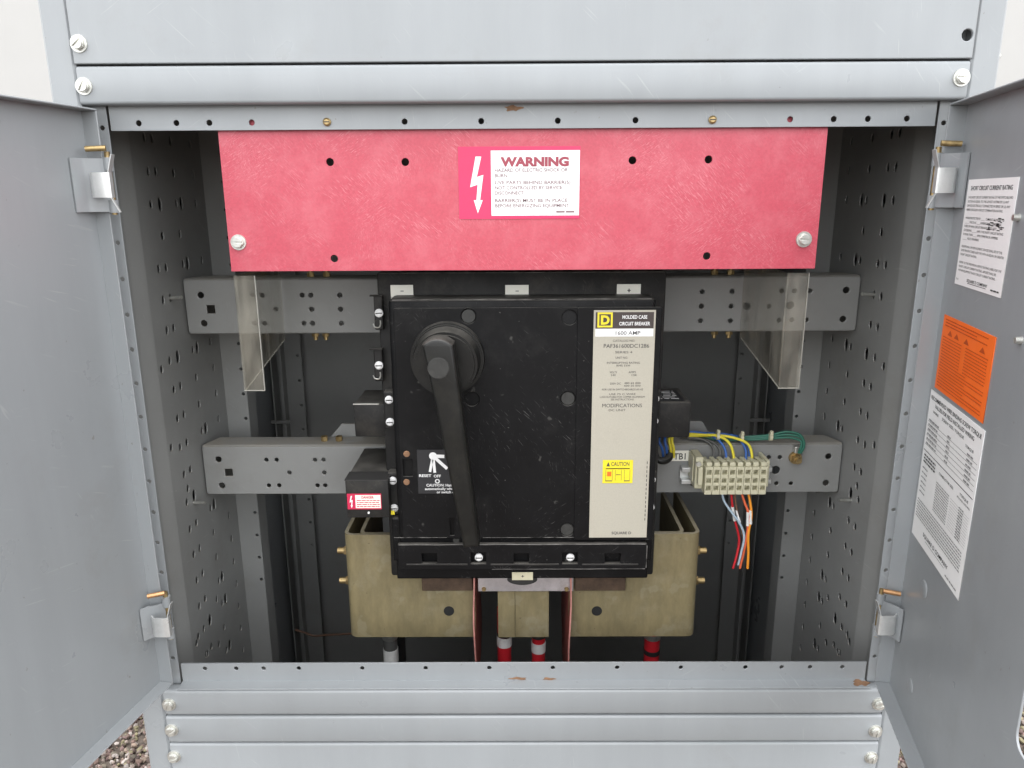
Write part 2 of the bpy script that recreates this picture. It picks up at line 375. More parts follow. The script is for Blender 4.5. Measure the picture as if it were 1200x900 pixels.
# ---- printed stickers: one flat mesh with its print, one material slot per ink
def text_mesh(s, size, bold=0.0, align='LEFT', width=1.0, spacing=1.0):
    cu = bpy.data.curves.new('tmp', 'FONT'); cu.body = s; cu.size = size; cu.align_x = align; cu.offset = bold*size
    cu.resolution_u = 3; cu.space_character = spacing; cu.fill_mode = 'FRONT'
    o = bpy.data.objects.new('tmp', cu); me = bpy.data.meshes.new_from_object(o)
    bpy.data.objects.remove(o); bpy.data.curves.remove(cu)
    for v in me.vertices: v.co.x *= width
    me.materials.clear()
    return me
class Sticker:
    """x to the right, y up, z out of the surface; the film is a thin slab, ink lies on it"""
    def __init__(s, w, h, film, thick=0.0006, r=0.0):
        s.mats = [film]; s.bm = bmesh.new(); s.th = thick; s.w = w; s.h = h
        t = sheet([rrect(0, w, 0, h, r) if r else rect(0, w, 0, h)], thick); merge(s.bm, t, 0)
        s.z = thick+0.0002
    def slot(s, m_):
        if m_ not in s.mats: s.mats.append(m_)
        return s.mats.index(m_)
    def poly(s, pts, m_, lift=0):
        vs = [s.bm.verts.new((x, y, s.z+lift)) for x, y in pts]; f = s.bm.faces.new(vs)
        f.normal_update()
        if f.normal.z < 0: f.normal_flip()
        f.material_index = s.slot(m_)
    def rect(s, x0, x1, y0, y1, m_, lift=0): s.poly(rect(x0, x1, y0, y1), m_, lift)
    def text(s, str_, x, y, size, m_, align='LEFT', bold=0.0, width=1.0, lift=0.0, fit=None):
        me = text_mesh(str_, size, bold, align)
        if len(me.vertices) == 0: return
        xs = [v.co.x for v in me.vertices]; wd = max(xs)-min(xs)
        k = (fit/wd) if fit else width
        me.transform(Matrix.Translation((x, y, s.z+lift)) @ Matrix.Diagonal((k, 1, 1, 1)))
        t = bmesh.new(); t.from_mesh(me); bpy.data.meshes.remove(me); merge(s.bm, t, s.slot(m_))
    def words(s, x0, x1, y, h, m_, seed=0):
        """a line of print too small to read: word-sized dashes"""
        rr = random.Random(seed); x = x0
        while x < x1-h*0.5:
            l = min(h*rr.uniform(1.2, 4.2), x1-x); s.rect(x, x+l, y, y+h*0.75, m_, 0.0003); x += l+h*0.6
    def ring(s, cx, cy, r0, r1, m_, n=24):
        for k in range(n):
            a, b = 2*math.pi*k/n, 2*math.pi*(k+1)/n
            s.poly([(cx+r0*math.cos(a), cy+r0*math.sin(a)), (cx+r1*math.cos(a), cy+r1*math.sin(a)), (cx+r1*math.cos(b), cy+r1*math.sin(b)), (cx+r0*math.cos(b), cy+r0*math.sin(b))], m_)
    def place(s, name, M, parent, label=None):
        bmesh.ops.transform(s.bm, matrix=M, verts=s.bm.verts[:])
        return obj(name, s.bm, s.mats, parent, label=label)
def px_sticker(u0, v0, u1, v1, Y, film, **k):
    """sticker on a plane facing the viewer at depth Y from its corner pixels; returns sticker and matrix"""
    x0, z1 = B(u0, v0, Y); x1, z0 = B(u1, v1, Y)
    return Sticker(x1-x0, z1-z0, film, **k), frame((x0, Y, z0), (1, 0, 0), (0, 0, 1))

# ---- shared small hardware (meshes about the origin, pointing to -Y)
def hex_bolt_mesh(r=0.0068, h=0.0046, washer=0.0088, slot=True):
    bm = bmesh.new()
    cyl(bm, (0, 0, 0), (0, -0.0016, 0), washer, washer*0.96, 28)
    hexp = [(r*math.cos(math.radians(60*k+12)), r*math.sin(math.radians(60*k+12))) for k in range(6)]
    t = sheet([hexp], h*0.62, 0.0004); merge(bm, t, 0, frame((0, -0.0016, 0), (1, 0, 0), (0, 0, 1)))
    for s in (-1, 1):        # two halves of the slotted crown
        half = [(x, y) for x, y in circ(0, 0, r*0.8, 36) if s*y > 0.0009]
        half.sort(key=lambda p: math.atan2(p[1], p[0]))
        t = sheet([half], h*0.38, 0.0002); merge(bm, t, 0, frame((0, -0.0016-h*0.6, 0), (0.93, 0, 0.36), (-0.36, 0, 0.93)))
    me = bpy.data.meshes.new('hex_bolt'); bm.to_mesh(me); bm.free(); me.materials.append(zinc_dull)
    return me
BOLT = hex_bolt_mesh()
def pan_screw_mesh(r=0.004, h=0.0026, m_=None):
    bm = bmesh.new()
    cyl(bm, (0, 0, 0), (0, -h*0.55, 0), r, r, 20); cyl(bm, (0, -h*0.55, 0), (0, -h, 0), r, r*0.62, 20)
    box(bm, -r*0.75, r*0.75, -h-0.00025, -h+0.0002, -r*0.13, r*0.13, mi=1)
    me = bpy.data.meshes.new('pan_screw'); bm.to_mesh(me); bm.free(); me.materials.append(m_ or zinc); me.materials.append(dark_steel)
    return me
SCREW = pan_screw_mesh(0.0052, 0.0034, whitep)
SCREW_BRASS = pan_screw_mesh(0.0042, 0.003, brass)
def put(name, me, parent, X, Y, Z, rz=0.0, ry=0.0):
    o = obj(name, me, None, parent, loc=(X, Y, Z)); o.rotation_euler = (0, ry, rz)
    return o

# ================================================================== ground and background
def gravel():
    bm = bmesh.new()
    s = 60.0
    vs = [bm.verts.new(p) for p in ((-s, -s, 0), (s, -s, 0), (s, s, 0), (-s, s, 0))]; bm.faces.new(vs)
    g = obj('ground', bm, earth); g['kind'] = 'structure'
    t = bmesh.new(); bmesh.ops.create_icosphere(t, subdivisions=1, radius=1.0)
    bv = np.array([v.co for v in t.verts]); bf = np.array([[v.index for v in f.verts] for f in t.faces]); t.free()
    n = 125000
    x = rng.uniform(-2.1, 2.1, n); y = rng.uniform(-0.6, 2.1, n)
    keep = ~((np.abs(x) < 0.5) & (y > -0.02) & (y < 0.68)); x = x[keep]; y = y[keep]; n = len(x)
    r = rng.uniform(0.0032, 0.0088, n)
    nv = len(bv)
    V = bv[None]*(1+rng.uniform(-0.22, 0.22, (n, nv, 1)))
    sc = rng.uniform(0.6, 1.3, (n, 1, 3)); V = V*sc*r[:, None, None]
    a = rng.uniform(0, 6.28, n); ca, sa = np.cos(a)[:, None], np.sin(a)[:, None]
    tl = rng.uniform(-0.8, 0.8, n); ct, st = np.cos(tl)[:, None], np.sin(tl)[:, None]
    yy = V[:, :, 1]*ct - V[:, :, 2]*st; zz = V[:, :, 1]*st + V[:, :, 2]*ct
    xx = V[:, :, 0]*ca - yy*sa; yy = V[:, :, 0]*sa + yy*ca
    z = rng.uniform(0.0, 0.009, n)
    V = np.stack([xx+x[:, None], yy+y[:, None], zz+z[:, None]+0.002], -1).reshape(-1, 3)
    F = (bf[None]+(np.arange(n)*nv)[:, None, None]).reshape(-1, 3)
    me = bpy.data.meshes.new('gravel'); me.from_pydata(V.tolist(), [], F.tolist())
    at = me.attributes.new('tone', 'FLOAT_COLOR', 'POINT')
    pal = np.array([(0.24, 0.16, 0.13), (0.36, 0.27, 0.21), (0.20, 0.17, 0.13), (0.42, 0.34, 0.29), (0.13, 0.09, 0.075), (0.33, 0.29, 0.17), (0.30, 0.20, 0.18), (0.50, 0.44, 0.40)])
    c = pal[rng.integers(0, len(pal), n)]*rng.uniform(0.42, 0.82, (n, 1))
    c = np.repeat(c, nv, 0); c4 = np.concatenate([c, np.ones((len(c), 1))], 1).astype(np.float32)
    at.data.foreach_set('color', c4.ravel())
    gm = mat('gravel_stone', (1, 1, 1), rough=0.85, var=0.2, scale=120)
    N = gm.node_tree.nodes; L = gm.node_tree.links; b = N['Principled BSDF']
    an = N.new('ShaderNodeAttribute'); an.attribute_name = 'tone'
    src = b.inputs['Base Color'].links[0].from_socket
    mu = N.new('ShaderNodeVectorMath'); mu.operation = 'MULTIPLY'; L.new(src, mu.inputs[0]); L.new(an.outputs['Color'], mu.inputs[1]); L.new(mu.outputs[0], b.inputs['Base Color'])
    me.materials.append(gm)
    o = bpy.data.objects.new('gravel', me); C.objects.link(o)
    o['kind'] = 'stuff'; o['label'] = 'pinkish brown loose gravel covering the ground'; o['category'] = 'gravel'
gravel()

wl = thing('metal_wall', 'white painted sheet metal wall standing behind the grey cabinet', 'wall', (0, 2.5, 0))
for k in range(-4, 4):
    bm = bmesh.new(); box(bm, k*1.2+.002, k*1.2+1.198, 2.5, 2.53, 0.0, 3.4, 0.003)
    obj('panel', bm, wallw, wl)
bm = bmesh.new(); cyl(bm, (0, 0, 0), (0, -0.004, 0), 0.008, 0.005, 12); riv = bpy.data.meshes.new('rivet'); bm.to_mesh(riv); bm.free(); riv.materials.append(zinc_dull)
rx, rz = B(1171, 65, 2.5)
for k in range(-3, 2):
    for j in range(-3, 3):
        put('rivet', riv, wl, rx+k*1.2, 2.5, rz+0.35*j)

# ================================================================== cabinet
cab = thing('electrical_cabinet', 'grey painted steel switchboard cabinet standing open on the gravel', 'cabinet', (0, 0, 0))
ZB, ZT = 0.0, 2.29

def panel(name, z0, z1, y1=0.016, bev=0.0032, holes=None):
    bm = bmesh.new()
    if holes:
        t = sheet([rect(-0.4565, 0.4565, z0, z1)]+holes, 0.004, 0.001); merge(bm, t, 0, front(0.004))
        box(bm, -0.4565, 0.4565, 0.0042, y1, z0, z0+0.0015); box(bm, -0.4565, 0.4565, 0.0042, y1, z1-0.0015, z1)
    else:
        box(bm, -0.4565, 0.4565, 0.0, y1, z0, z1, bev, 3)
    return obj(name, bm, paint, cab, smooth=None if holes else 35)
hx, hz = B(1134, 41, 0)
top = panel('front_panel', 1.5835, 2.27, holes=[circ(hx, hz, 0.0056, 24)])
hdr = panel('header_panel', 1.5445, 1.5815)
b1 = panel('sill_panel', 0.8115, 0.8485, bev=0.0045); b2 = panel('sill_panel', 0.7712, 0.8098); b3 = panel('lower_panel', 0.06, 0.7696)
for par, (u, v) in ((top, (92, 51)), (hdr, (98, 101)), (hdr, (1127, 91)), (b1, (198, 826)), (b1, (1030, 825)), (b2, (201, 856)), (b2, (1026, 857)), (b3, (204, 887)), (b3, (1021, 888))):
    x, z = B(u, v, -0.001); put('bolt', BOLT, par, x, 0.0, z, ry=random.uniform(-1, 1))
# a machine screw standing behind the empty hole of the upper panel
# header strip and sill strip with their rows of holes
HX = [-0.406, -0.366, -0.331, -0.286, -0.205, -0.124, -0.043, 0.038, 0.120, 0.201, 0.283, 0.329, 0.365, 0.406]
t = sheet([rect(-0.4362, 0.4362, 1.5198, 1.560)]+[circ(x, 1.5275, 0.0031) for x in HX], 0.0022, 0.0004)
bm = bmesh.new(); merge(bm, t, 0, front(0.0195)); strip = obj('header_strip', bm, paint, cab)
for x in (-0.206, 0.201): put('screw', SCREW_BRASS, strip, x, 0.0172, 1.5275)
# red backing shows in two holes by itself; a rust mark near the middle
stn = Sticker(0.020, 0.008, rust_stain, 0.0002)
bm = bmesh.new(); t = sheet([[(0.009*math.cos(a)*(1+0.35*math.sin(3*a+1)), 0.0028*math.sin(a)*(1+0.3*math.sin(5*a))) for a in [k*0.3 for k in range(21)]]], 0.0002); stn.bm.free()
x, z = B(601, 127, 0.0172); merge(bm, t, 0, frame((x, 0.0172, z), (1, 0, 0), (0, 0, 1))); obj('rust_spot', bm, rust_stain, strip)
t = sheet([rect(-0.4362, 0.4362, 0.846, 0.8755)]+[circ(x, 0.868, 0.0028) for x in HX], 0.0022, 0.0004)
bm = bmesh.new(); merge(bm, t, 0, front(0.0195)); sill = obj('sill_strip', bm, paint, cab)
bm = bmesh.new()
box(bm, -0.4362, 0.4362, 0.0005, 0.0185, 0.8488, 0.8502, 0.0005); obj('sill_ledge', bm, paint, cab)
for u, v, a in ((608, 795, 0.011), (643, 795.5, 0.008)):
    bm = bmesh.new(); x, z = B(u, v, 0.0172)
    t = sheet([[(a*math.cos(q)*(1+0.3*math.sin(3*q+u)), 0.0018*math.sin(q)*(1+0.4*math.sin(4*q))) for q in [k*0.31 for k in range(20)]]], 0.0002)
    merge(bm, t, 0, frame((x, 0.0172, z), (1, 0, 0), (0, 0, 1))); obj('rust_spot', bm, rust_stain, sill)

bm = bmesh.new(); t = sheet([[(.010*math.cos(q)*(1+0.35*math.sin(3*q+2)), .006*math.sin(q)*(1+0.4*math.sin(5*q))) for q in [k*0.3 for k in range(21)]]], 0.0002)
merge(bm, t, 0, frame((.427, .010, .8503), (1, 0, 0), (0, 1, 0))); obj('rust_spot', bm, rust_stain, sill)
WALL_HOLES = []
for zi in range(22):
    z = 1.523-0.04*zi; ys = []
    if zi in (0, 1): ys = [(.145, 0), (.165, 0), (.216, 0), (.278, 0)]
    elif zi % 5 == 2: ys = [(.142, 0), (.166, 1), (.214, 0), (.229, 1), (.276, 0)] if zi in (2, 7, 12) else [(.128, 0), (.147, 0), (.170, 1), (.218, 0), (.231, 1), (.278, 0)]
    elif zi % 3 == 1: ys = [(.142, 0), (.163, 0), (.214, 0), (.228, 1), (.276, 0)]
    else: ys = [(.144, 0), (.164, 0), (.215, 0), (.277, 0)] if zi != 3 else [(.163, 0), (.214, 0)]
    for y, big in ys: WALL_HOLES.append((y, z, big))
for y, z in ((.117, 1.237), (.117, 1.131), (.120, .837), (.15, 1.06), (.15, 0.80), (.19, 0.79), (.20, 0.86)): WALL_HOLES.append((y, z, 0))
for s in (-1, 1):
    # corner post with its outer face, jogged behind the panels
    bm = extrude_profile([(s*.486, .10), (s*.486, .006), (s*.4835, .0035), (s*.460, .0035), (s*.4578, .0055), (s*.4578, .0178)], ZB, ZT, 0.002)
    post = obj('corner_post', bm, paint, cab, smooth=40)
    hs_ = [circ(s*0.4455, 1.523-0.04*k, 0.0026) for k in range(-3, 20)]
    x0, x1 = sorted((s*.4578, s*.4392))
    t = sheet([rect(x0, x1, 0.10, 2.2)]+hs_, 0.002, 0.0003); bm = bmesh.new(); merge(bm, t, 0, front(0.0198))
    obj('hole_strip', bm, paint, post)
    # the post's inner cheek: sheet running back, with a soft bend
    prof = [(s*.4578, .021), (s*.4705, .0225), (s*.4705, .080), (s*.4702, .0835), (s*.4690, .0865), (s*.4650, .1000), (s*.4637, .1035), (s*.4632, .107)]
    obj('cheek_bend', extrude_profile(prof, ZB, ZT, 0.0018), paint_in, post, smooth=60)
    # perforated side wall
    lps = [rect(0.107, 0.309, 0.05, 2.2)]
    for y, z, big in WALL_HOLES:
        lps.append(circ(y, z, 0.0056 if big else 0.0043, 14, 0.0092 if big else 0.0058))
    t = sheet(lps, 0.002)
    bm = bmesh.new()
    merge(bm, t, 0, frame((s*.4645, 0, 0), (0, 1, 0), (0, 0, 1)) if s < 0 else frame((s*.4625, 0, 0), (0, 1, 0), (0, 0, 1)))
    side = obj('side_wall', bm, paint_in, cab)
    for y0, z in ((.162, 1.323), (.162, 1.034)):
        bm = bmesh.new(); cyl(bm, (s*.4625, y0, z), (s*.4445, y0-.004, z+.0015), .0023, seg=10); obj('screw', bm, zinc_dull, side, smooth=40)
    # channel behind it
    x0, x1 = sorted((s*.4625, s*.428))
    hs_ = [circ(s*.4335, 1.513-.04*k, .0026) for k in range(18)]
    t = sheet([rect(x0, x1, .05, 2.2)]+hs_, .002, .0003); bm = bmesh.new(); merge(bm, t, 0, front(.3115))
    box(bm, *sorted((s*.428, s*.430)), .312, .345, .05, 2.2)
    obj('side_channel', bm, paint_in, cab)
    # outer skin and rear post
    bm = bmesh.new(); box(bm, *sorted((s*.4845, s*.483)), .06, .65, ZB, ZT); obj('outer_skin', bm, paint, cab)
    hs_ = [circ(s*.431, 1.503-.05*k, .0028) for k in range(16)]
    x0, x1 = sorted((s*.4835, s*.424))
    t = sheet([rect(x0, x1, .05, 2.2)]+hs_, .002, .0003); bm = bmesh.new(); merge(bm, t, 0, front(.602))
    box(bm, *sorted((s*.462, s*.456)), .575, .599, .05, 2.2, .001); box(bm, *sorted((s*.475, s*.472)), .565, .599, .05, 2.2, .001)
    box(bm, *sorted((s*.4835, s*.446)), .568, .571, 1.024, 1.031, .0008)
    obj('rear_post', bm, paint_in, cab)
bm = bmesh.new(); box(bm, -.484, .484, .636, .638, 1.023, ZT); obj('back_panel', bm, paint_in, cab)
bm = bmesh.new(); box(bm, -.4835, .4835, .640, .642, ZB, 1.06); obj('back_panel', bm, paint_in, cab)
bm = bmesh.new(); box(bm, -.486, .486, .004, .65, ZT, ZT+.01, .002); obj('roof_panel', bm, paint, cab)
bm = bmesh.new(); box(bm, -.484, .484, .021, .60, .05, .06); obj('floor_panel', bm, paint_in, cab)
bm = bmesh.new(); box(bm, -.42, .42, .35, .60, 1.60, 1.603); obj('upper_shelf', bm, dark_steel, cab)

# ---- mounting rails
def rail(z0, z1, holes_px, squares, Y=.20):
    hl = [circ(*B(u, v, Y), r, 16) for u, v, r in holes_px]
    for u, v in squares:
        x, z = B(u, v, Y); hl.append(rect(x-.0055, x+.0055, z-.0055, z+.0055))
    bm = bmesh.new()
    t = sheet([rrect(-.4595, .4605, z0, z1, .004)]+hl, .003, .0012); merge(bm, t, 0, front(Y+.003))
    # rolled top and bottom flanges, with the top corners cut back at the ends
    for s in (-1, 1):
        zc = z1 if s > 0 else z0
        prof = [(-.0015+Y+.003, zc-s*.004), (Y+.0022, zc-s*.0008), (Y+.0045, zc+s*.0012), (Y+.009, zc+s*.002), (Y+.038, zc+s*.002)]
        tb = bmesh.new(); rows = []
        for y, z in prof:
            cut = .012*max(0, (y-Y-.004)/.034)
            rows.append([tb.verts.new((-.4595+cut, y, z)), tb.verts.new((.4605-cut, y, z))])
        for a, b in zip(rows, rows[1:]): tb.faces.new((a[0], a[1], b[1], b[0]))
        g = bmesh.ops.extrude_face_region(tb, geom=tb.faces[:])
        for v in g['geom']:
            if isinstance(v, bmesh.types.BMVert): v.co.z -= s*.0022; v.co.y += .0004
        bmesh.ops.recalc_face_normals(tb, faces=tb.faces[:]); merge(bm, tb, 0)
    return obj('mounting_rail', bm, paint_in, cab, smooth=18)
hp = []
for u, v in ((235, 346), (239, 379), (992, 340), (988, 374)): hp.append((u, v, .0044))
for u, v in ((307, 346), (354, 346), (364, 346), (398, 346), (365, 362.5), (399, 362.5), (356, 379), (366, 379), (400, 379), (323, 362.5), (296, 346), (298, 379), (310, 379),
             (823, 342), (858, 341.5), (822, 359), (857, 359), (821, 376), (856, 376), (916, 341), (949, 341), (901, 359), (913, 375.5), (945, 375), (931, 341), (928, 375)): hp.append((u, v, .0032))
for u, v in ((875, 359), (926, 358)): hp.append((u, v, .0052))
r1 = rail(1.2685, 1.3425, hp, [(247, 362.5)])
for u, v in ((371, 395.5), (383, 395.5), (365, 322), (384, 326), (836, 322), (855, 323), (836, 391.5), (853, 391.5)):
    bm = bmesh.new(); x, z = B(u, v, .222); up = 1 if v < 360 else -1; z = (1.344 if up > 0 else 1.267)
    cyl(bm, (x, .218, z), (x, .218, z+up*.006), .0052, seg=6); cyl(bm, (x, .218, z+up*.006), (x, .218, z+up*.011), .003, seg=10); obj('bolt', bm, brass, r1)
hp = []
for u, v in ((256, 538.5), (260, 569), (971, 535), (968, 566)): hp.append((u, v, .0044))
for u, v in ((312, 539), (324, 539), (369, 539), (379, 539), (339, 554), (380, 554), (315, 569), (327, 569), (372, 569), (381, 569), (901, 536), (914, 536), (910, 566.5), (927, 566.5), (812, 537), (845, 536), (811, 567)): hp.append((u, v, .0030))
hp.append((909, 551, .0062))
r2 = rail(1.0305, 1.1035, hp, [(268, 554)])
# gussets standing behind the lower rail
for pts in (((381, 519), (401, 496), (425, 496), (425, 519)), ((790, 515), (790, 493), (822, 493), (836, 515))):
    bm = bmesh.new(); t = sheet([[B(u, v, .245) for u, v in pts][::-1]], .003, .0004); merge(bm, t, 0, front(.245)); obj('gusset', bm, paint_in, cab)
for u, v in ((381, 519), (398, 518)):
    bm = bmesh.new(); x, z = B(u, v, .222); cyl(bm, (x, .220, 1.1055), (x, .220, 1.1125), .005, seg=6); obj('bolt', bm, brass, r2)

# ---- doors
DW = 0.455; DZ0, DZ1 = 0.8615, 1.5400; FL = 0.017
def make_door(s, deg, slot_px=None):
    a = math.radians(deg)
    d = Vector((s*math.sin(a), -math.cos(a), 0)); zv = Vector((0, 0, 1))
    n = d.cross(zv) if s > 0 else zv.cross(d)
    tip = Vector((s*.4375, -.003, 0)); O = tip - n*FL
    if s > 0: M = frame(O, d, zv)          # local: x along door, y up, z out of the inner face
    else: M = frame(O, -d, zv)
    sx = 1 if s > 0 else -1
    loops = [rect(*sorted((0, sx*DW)), DZ0, DZ1)]
    if slot_px:
        q = [M.inverted() @ onplane(u, v, O, n) for u, v in slot_px]
        x0 = (q[0].x+q[1].x)/2; z0 = q[2].y
        loops.append(rrect(x0, x0+.055, z0, z0+.115, .012))
    bm = bmesh.new()
    t = sheet(loops, .002, .0004); merge(bm, t, 0, M @ Matrix.Translation((0, 0, -.002)))
    # flanges of the pan, mitred; each set slightly inside the sheet's edges
    def slab(x0, x1, y0, y1): box(bm, *sorted((sx*x0, sx*x1)), y0, y1, -.0006, FL, .0005, 1, 0, M)
    slab(0.0002, .0020, DZ0+.0021, DZ1-.0021); slab(DW-.002, DW-.0002, DZ0+.0021, DZ1-.0021)
    slab(.0002, DW-.0002, DZ0+.0002, DZ0+.002); slab(.0002, DW-.0002, DZ1-.002, DZ1-.0002)
    # stiffening fold beside the hinge edge
    slab_ = [(.0021, .0021), (.012, .0021)]
    dr = obj('door', bm, paint, cab)
    return dr, M, O, n, d
DR, MR, OR_, NR, dR = make_door(1, -12.5, ((1197, 815), (1191, 866), (1199, 889)))
DL, ML, OL, NL, dL = make_door(-1, 11.0)
DR['label'] = 'grey door open on the side with white and orange stickers'
DL['label'] = 'plain grey door open on the side without stickers'

def door_sticker(corners, film, r=0):
    q = [MR.inverted() @ onplane(u, v, OR_, NR) for u, v in corners]    # tl, tr, br, bl
    x0 = (q[0].x+q[3].x)/2; x1 = (q[1].x+q[2].x)/2; z1 = (q[0].y+q[1].y)/2; z0 = (q[2].y+q[3].y)/2
    return Sticker(x1-x0, z1-z0, film, r=r), MR @ Matrix.Translation((x0, z0, 0.0001))
s, M = door_sticker(((1136, 209.5), (1195, 208.5), (1174, 350), (1120, 332)), whitep)
W, H = s.w, s.h
s.text('SHORT CIRCUIT CURRENT RATING', W/2, H*.90, H*.055, blackp, 'CENTER', .012, fit=W*.84)
L1 = ['THE SHORT CIRCUIT CURRENT RATING OF THIS SWITCHBOARD', 'SECTION IS EQUAL TO THE LOWEST RATING OF (1) ANY', 'DEVICE ELECTRICALLY CONNECTED IN SERIES OR (2) ANY', 'SERIES OR SHORT CIRCUIT COMBINATION RATING.', '',
      'WHEN PROTECTED BY _____  CURRENT IS LIMITED TO', '______ VOLTS AC ____ AMPERES RMS SYMMETRICAL', 'FUSES OR MAIN CIRCUIT BREAKER RATED NOT', 'EXCEEDING ______ AMPS. THE SHORT CIRCUIT RATING', 'IS MORE THAN _____ RMS SYMMETRICAL AMPERES', '______ VOLTS MAXIMUM.', '',
      'ADDITIONAL OR REPLACEMENT DEVICES SHALL BE OF THE', 'SAME MANUFACTURER AND TYPE, WITH AN EQUAL OR GREATER', 'SHORT CIRCUIT RATING.', '', 'REFER TO THE INDIVIDUAL DEVICE RATING LABEL FOR THE', 'SHORT CIRCUIT CURRENT RATING. APPLIED SHALL BE', 'WITHIN EQUIPMENT SHORT CIRCUIT CURRENT RATING.']
for k, l in enumerate(L1):
    if l: s.text(l, W*.05, H*(.825-.0385*k), H*.030, greyp, bold=.0, fit=W*min(.9, .0175*len(l)))
s.text('SQUARE D COMPANY', W*.5, H*.050, H*.040, blackp, 'CENTER', .012, fit=W*.44); s.rect(W*.30, W*.70, H*.036, H*.041, blackp)
s.text('No. 1', W*.03, H*.045, H*.03, greyp); s.words(W*.80, W*.96, H*.035, H*.018, greyp, 5)
for k in range(26):    # a smudge of blue-black stamp ink over the middle lines
    x = W*random.uniform(.52, .86); y = H*random.uniform(.545, .655); s.rect(x, x+W*random.uniform(.02, .07), y, y+H*.008, blackp, .0001)
s.place('rating_sticker', M, DR, 'white sticker with a black heading and lines of small print')
s, M = door_sticker(((1108, 369.5), (1168, 394), (1153, 496), (1095.5, 454)), orangep)
W, H = s.w, s.h
for k in range(24):
    y = H*(.965-.0385*k)
    if 3 <= k <= 5: continue
    if k < 3: s.words(W*.06, W*(.9-.2*(k % 2)), y-H*.02, H*.016, orangedk, k)
    elif k < 15:
        s.words(W*.05, W*.45, y-H*.02, H*.014, orangedk, k); s.words(W*.53, W*.94, y-H*.02, H*.014, orangedk, k+40)
    else: s.words(W*.05, W*(.94 if k % 3 else .6), y-H*.02, H*.014, orangedk, k)
for cx in (.18, .32, .52, .82):
    s.poly([(W*(cx-.05), H*.76), (W*(cx+.05), H*.76), (W*cx, H*.83)], orangedk)
s.place('orange_sticker', M, DR, 'bright orange sticker covered in fine dark orange print')
s, M = door_sticker(((1091.5, 456), (1154.5, 504), (1125, 702), (1069.5, 627)), whitep)
W, H = s.w, s.h
s.text('RECOMMENDED WIRE BINDING SCREW TORQUE', W/2, H*.945, H*.036, blackp, 'CENTER', .012, fit=W*.94)
s.text('VALUES FOR FIELD INSTALLED WIRING', W/2, H*.905, H*.034, blackp, 'CENTER', .012, fit=W*.74)
s.text('SCREW SIZE / TORQUE', W*.5, H*.868, H*.026, greyp, 'CENTER', .01, fit=W*.42)
s.text('TORQUE', W*.82, H*.838, H*.022, blackp, 'CENTER', .01, fit=W*.14); s.text('WIRE', W*.10, H*.868, H*.022, blackp, 'LEFT', .01, fit=W*.12)
for k in range(6):
    y = H*(.80-.031*k); s.rect(W*.03, W*.97, y-.0004, y, greyp); s.words(W*.05, W*.26, y+H*.006, H*.014, finep, k); s.words(W*.44, W*.50, y+H*.006, H*.014, finep, k+9); s.words(W*.80, W*.90, y+H*.006, H*.014, finep, k+19)
s.rect(W*.02, W*.98, H*.600, H*.605, blackp)
s.text('CONDUCTOR SIZE', W*.52, H*.545, H*.022, blackp, 'CENTER', .01, fit=W*.28); s.text('TORQUE', W*.85, H*.555, H*.022, blackp, 'CENTER', .01, fit=W*.15); s.text('(POUND INCHES)', W*.85, H*.53, H*.015, greyp, 'CENTER', .01, fit=W*.22)
for k in range(3): s.words(W*.05, W*.3, H*(.57-.022*k), H*.014, blackp, k+50)
for k in range(12):
    y = H*(.485-.0165*k); s.words(W*.36, W*.62, y, H*.008, finep, k+70); s.words(W*.80, W*.88, y, H*.011, finep, k+90)
    if k % 2 == 0: s.words(W*.05, W*.16, y, H*.011, finep, k+110)
    s.rect(W*.64, W*.97, y-.0003, y, finep)
for k in range(7): s.words(W*.04, W*.95, H*(.262-.019*k), H*.009, finep, k+130)
s.text('SQUARE D COMPANY', W/2, H*.075, H*.036, blackp, 'CENTER', .015, fit=W*.52); s.rect(W*.3, W*.7, H*.058, H*.061, greyp); s.words(W*.74, W*.95, H*.03, H*.012, finep, 3)
s.place('torque_sticker', M, DR, 'white sticker with a printed table of torque values')
# embossed dimples and small studs on the stickered door
for u, v, r in ((1083, 690, .010), (1067, 803, .009)):
    p = onplane(u, v, OR_, NR); bm = bmesh.new()
    cyl(bm, (0, 0, 0), (0, 0, .0012), r, r*.86, 28); cyl(bm, (0, 0, .0012), (0, 0, .0017), r*.86, r*.5, 28)
    bmesh.ops.transform(bm, matrix=frame(p, dR, (0, 0, 1)), verts=bm.verts[:]); obj('dimple', bm, paint, DR, smooth=50)
for u, v in ((1194.5, 255), (1197, 399)):
    p = onplane(u, v, OR_, NR); bm = bmesh.new(); cyl(bm, (0, 0, 0), (0, 0, .005), .0034, .0028, 12)
    bmesh.ops.transform(bm, matrix=frame(p, dR, (0, 0, 1)), verts=bm.verts[:]); obj('stud', bm, zinc_dull, DR, smooth=50)

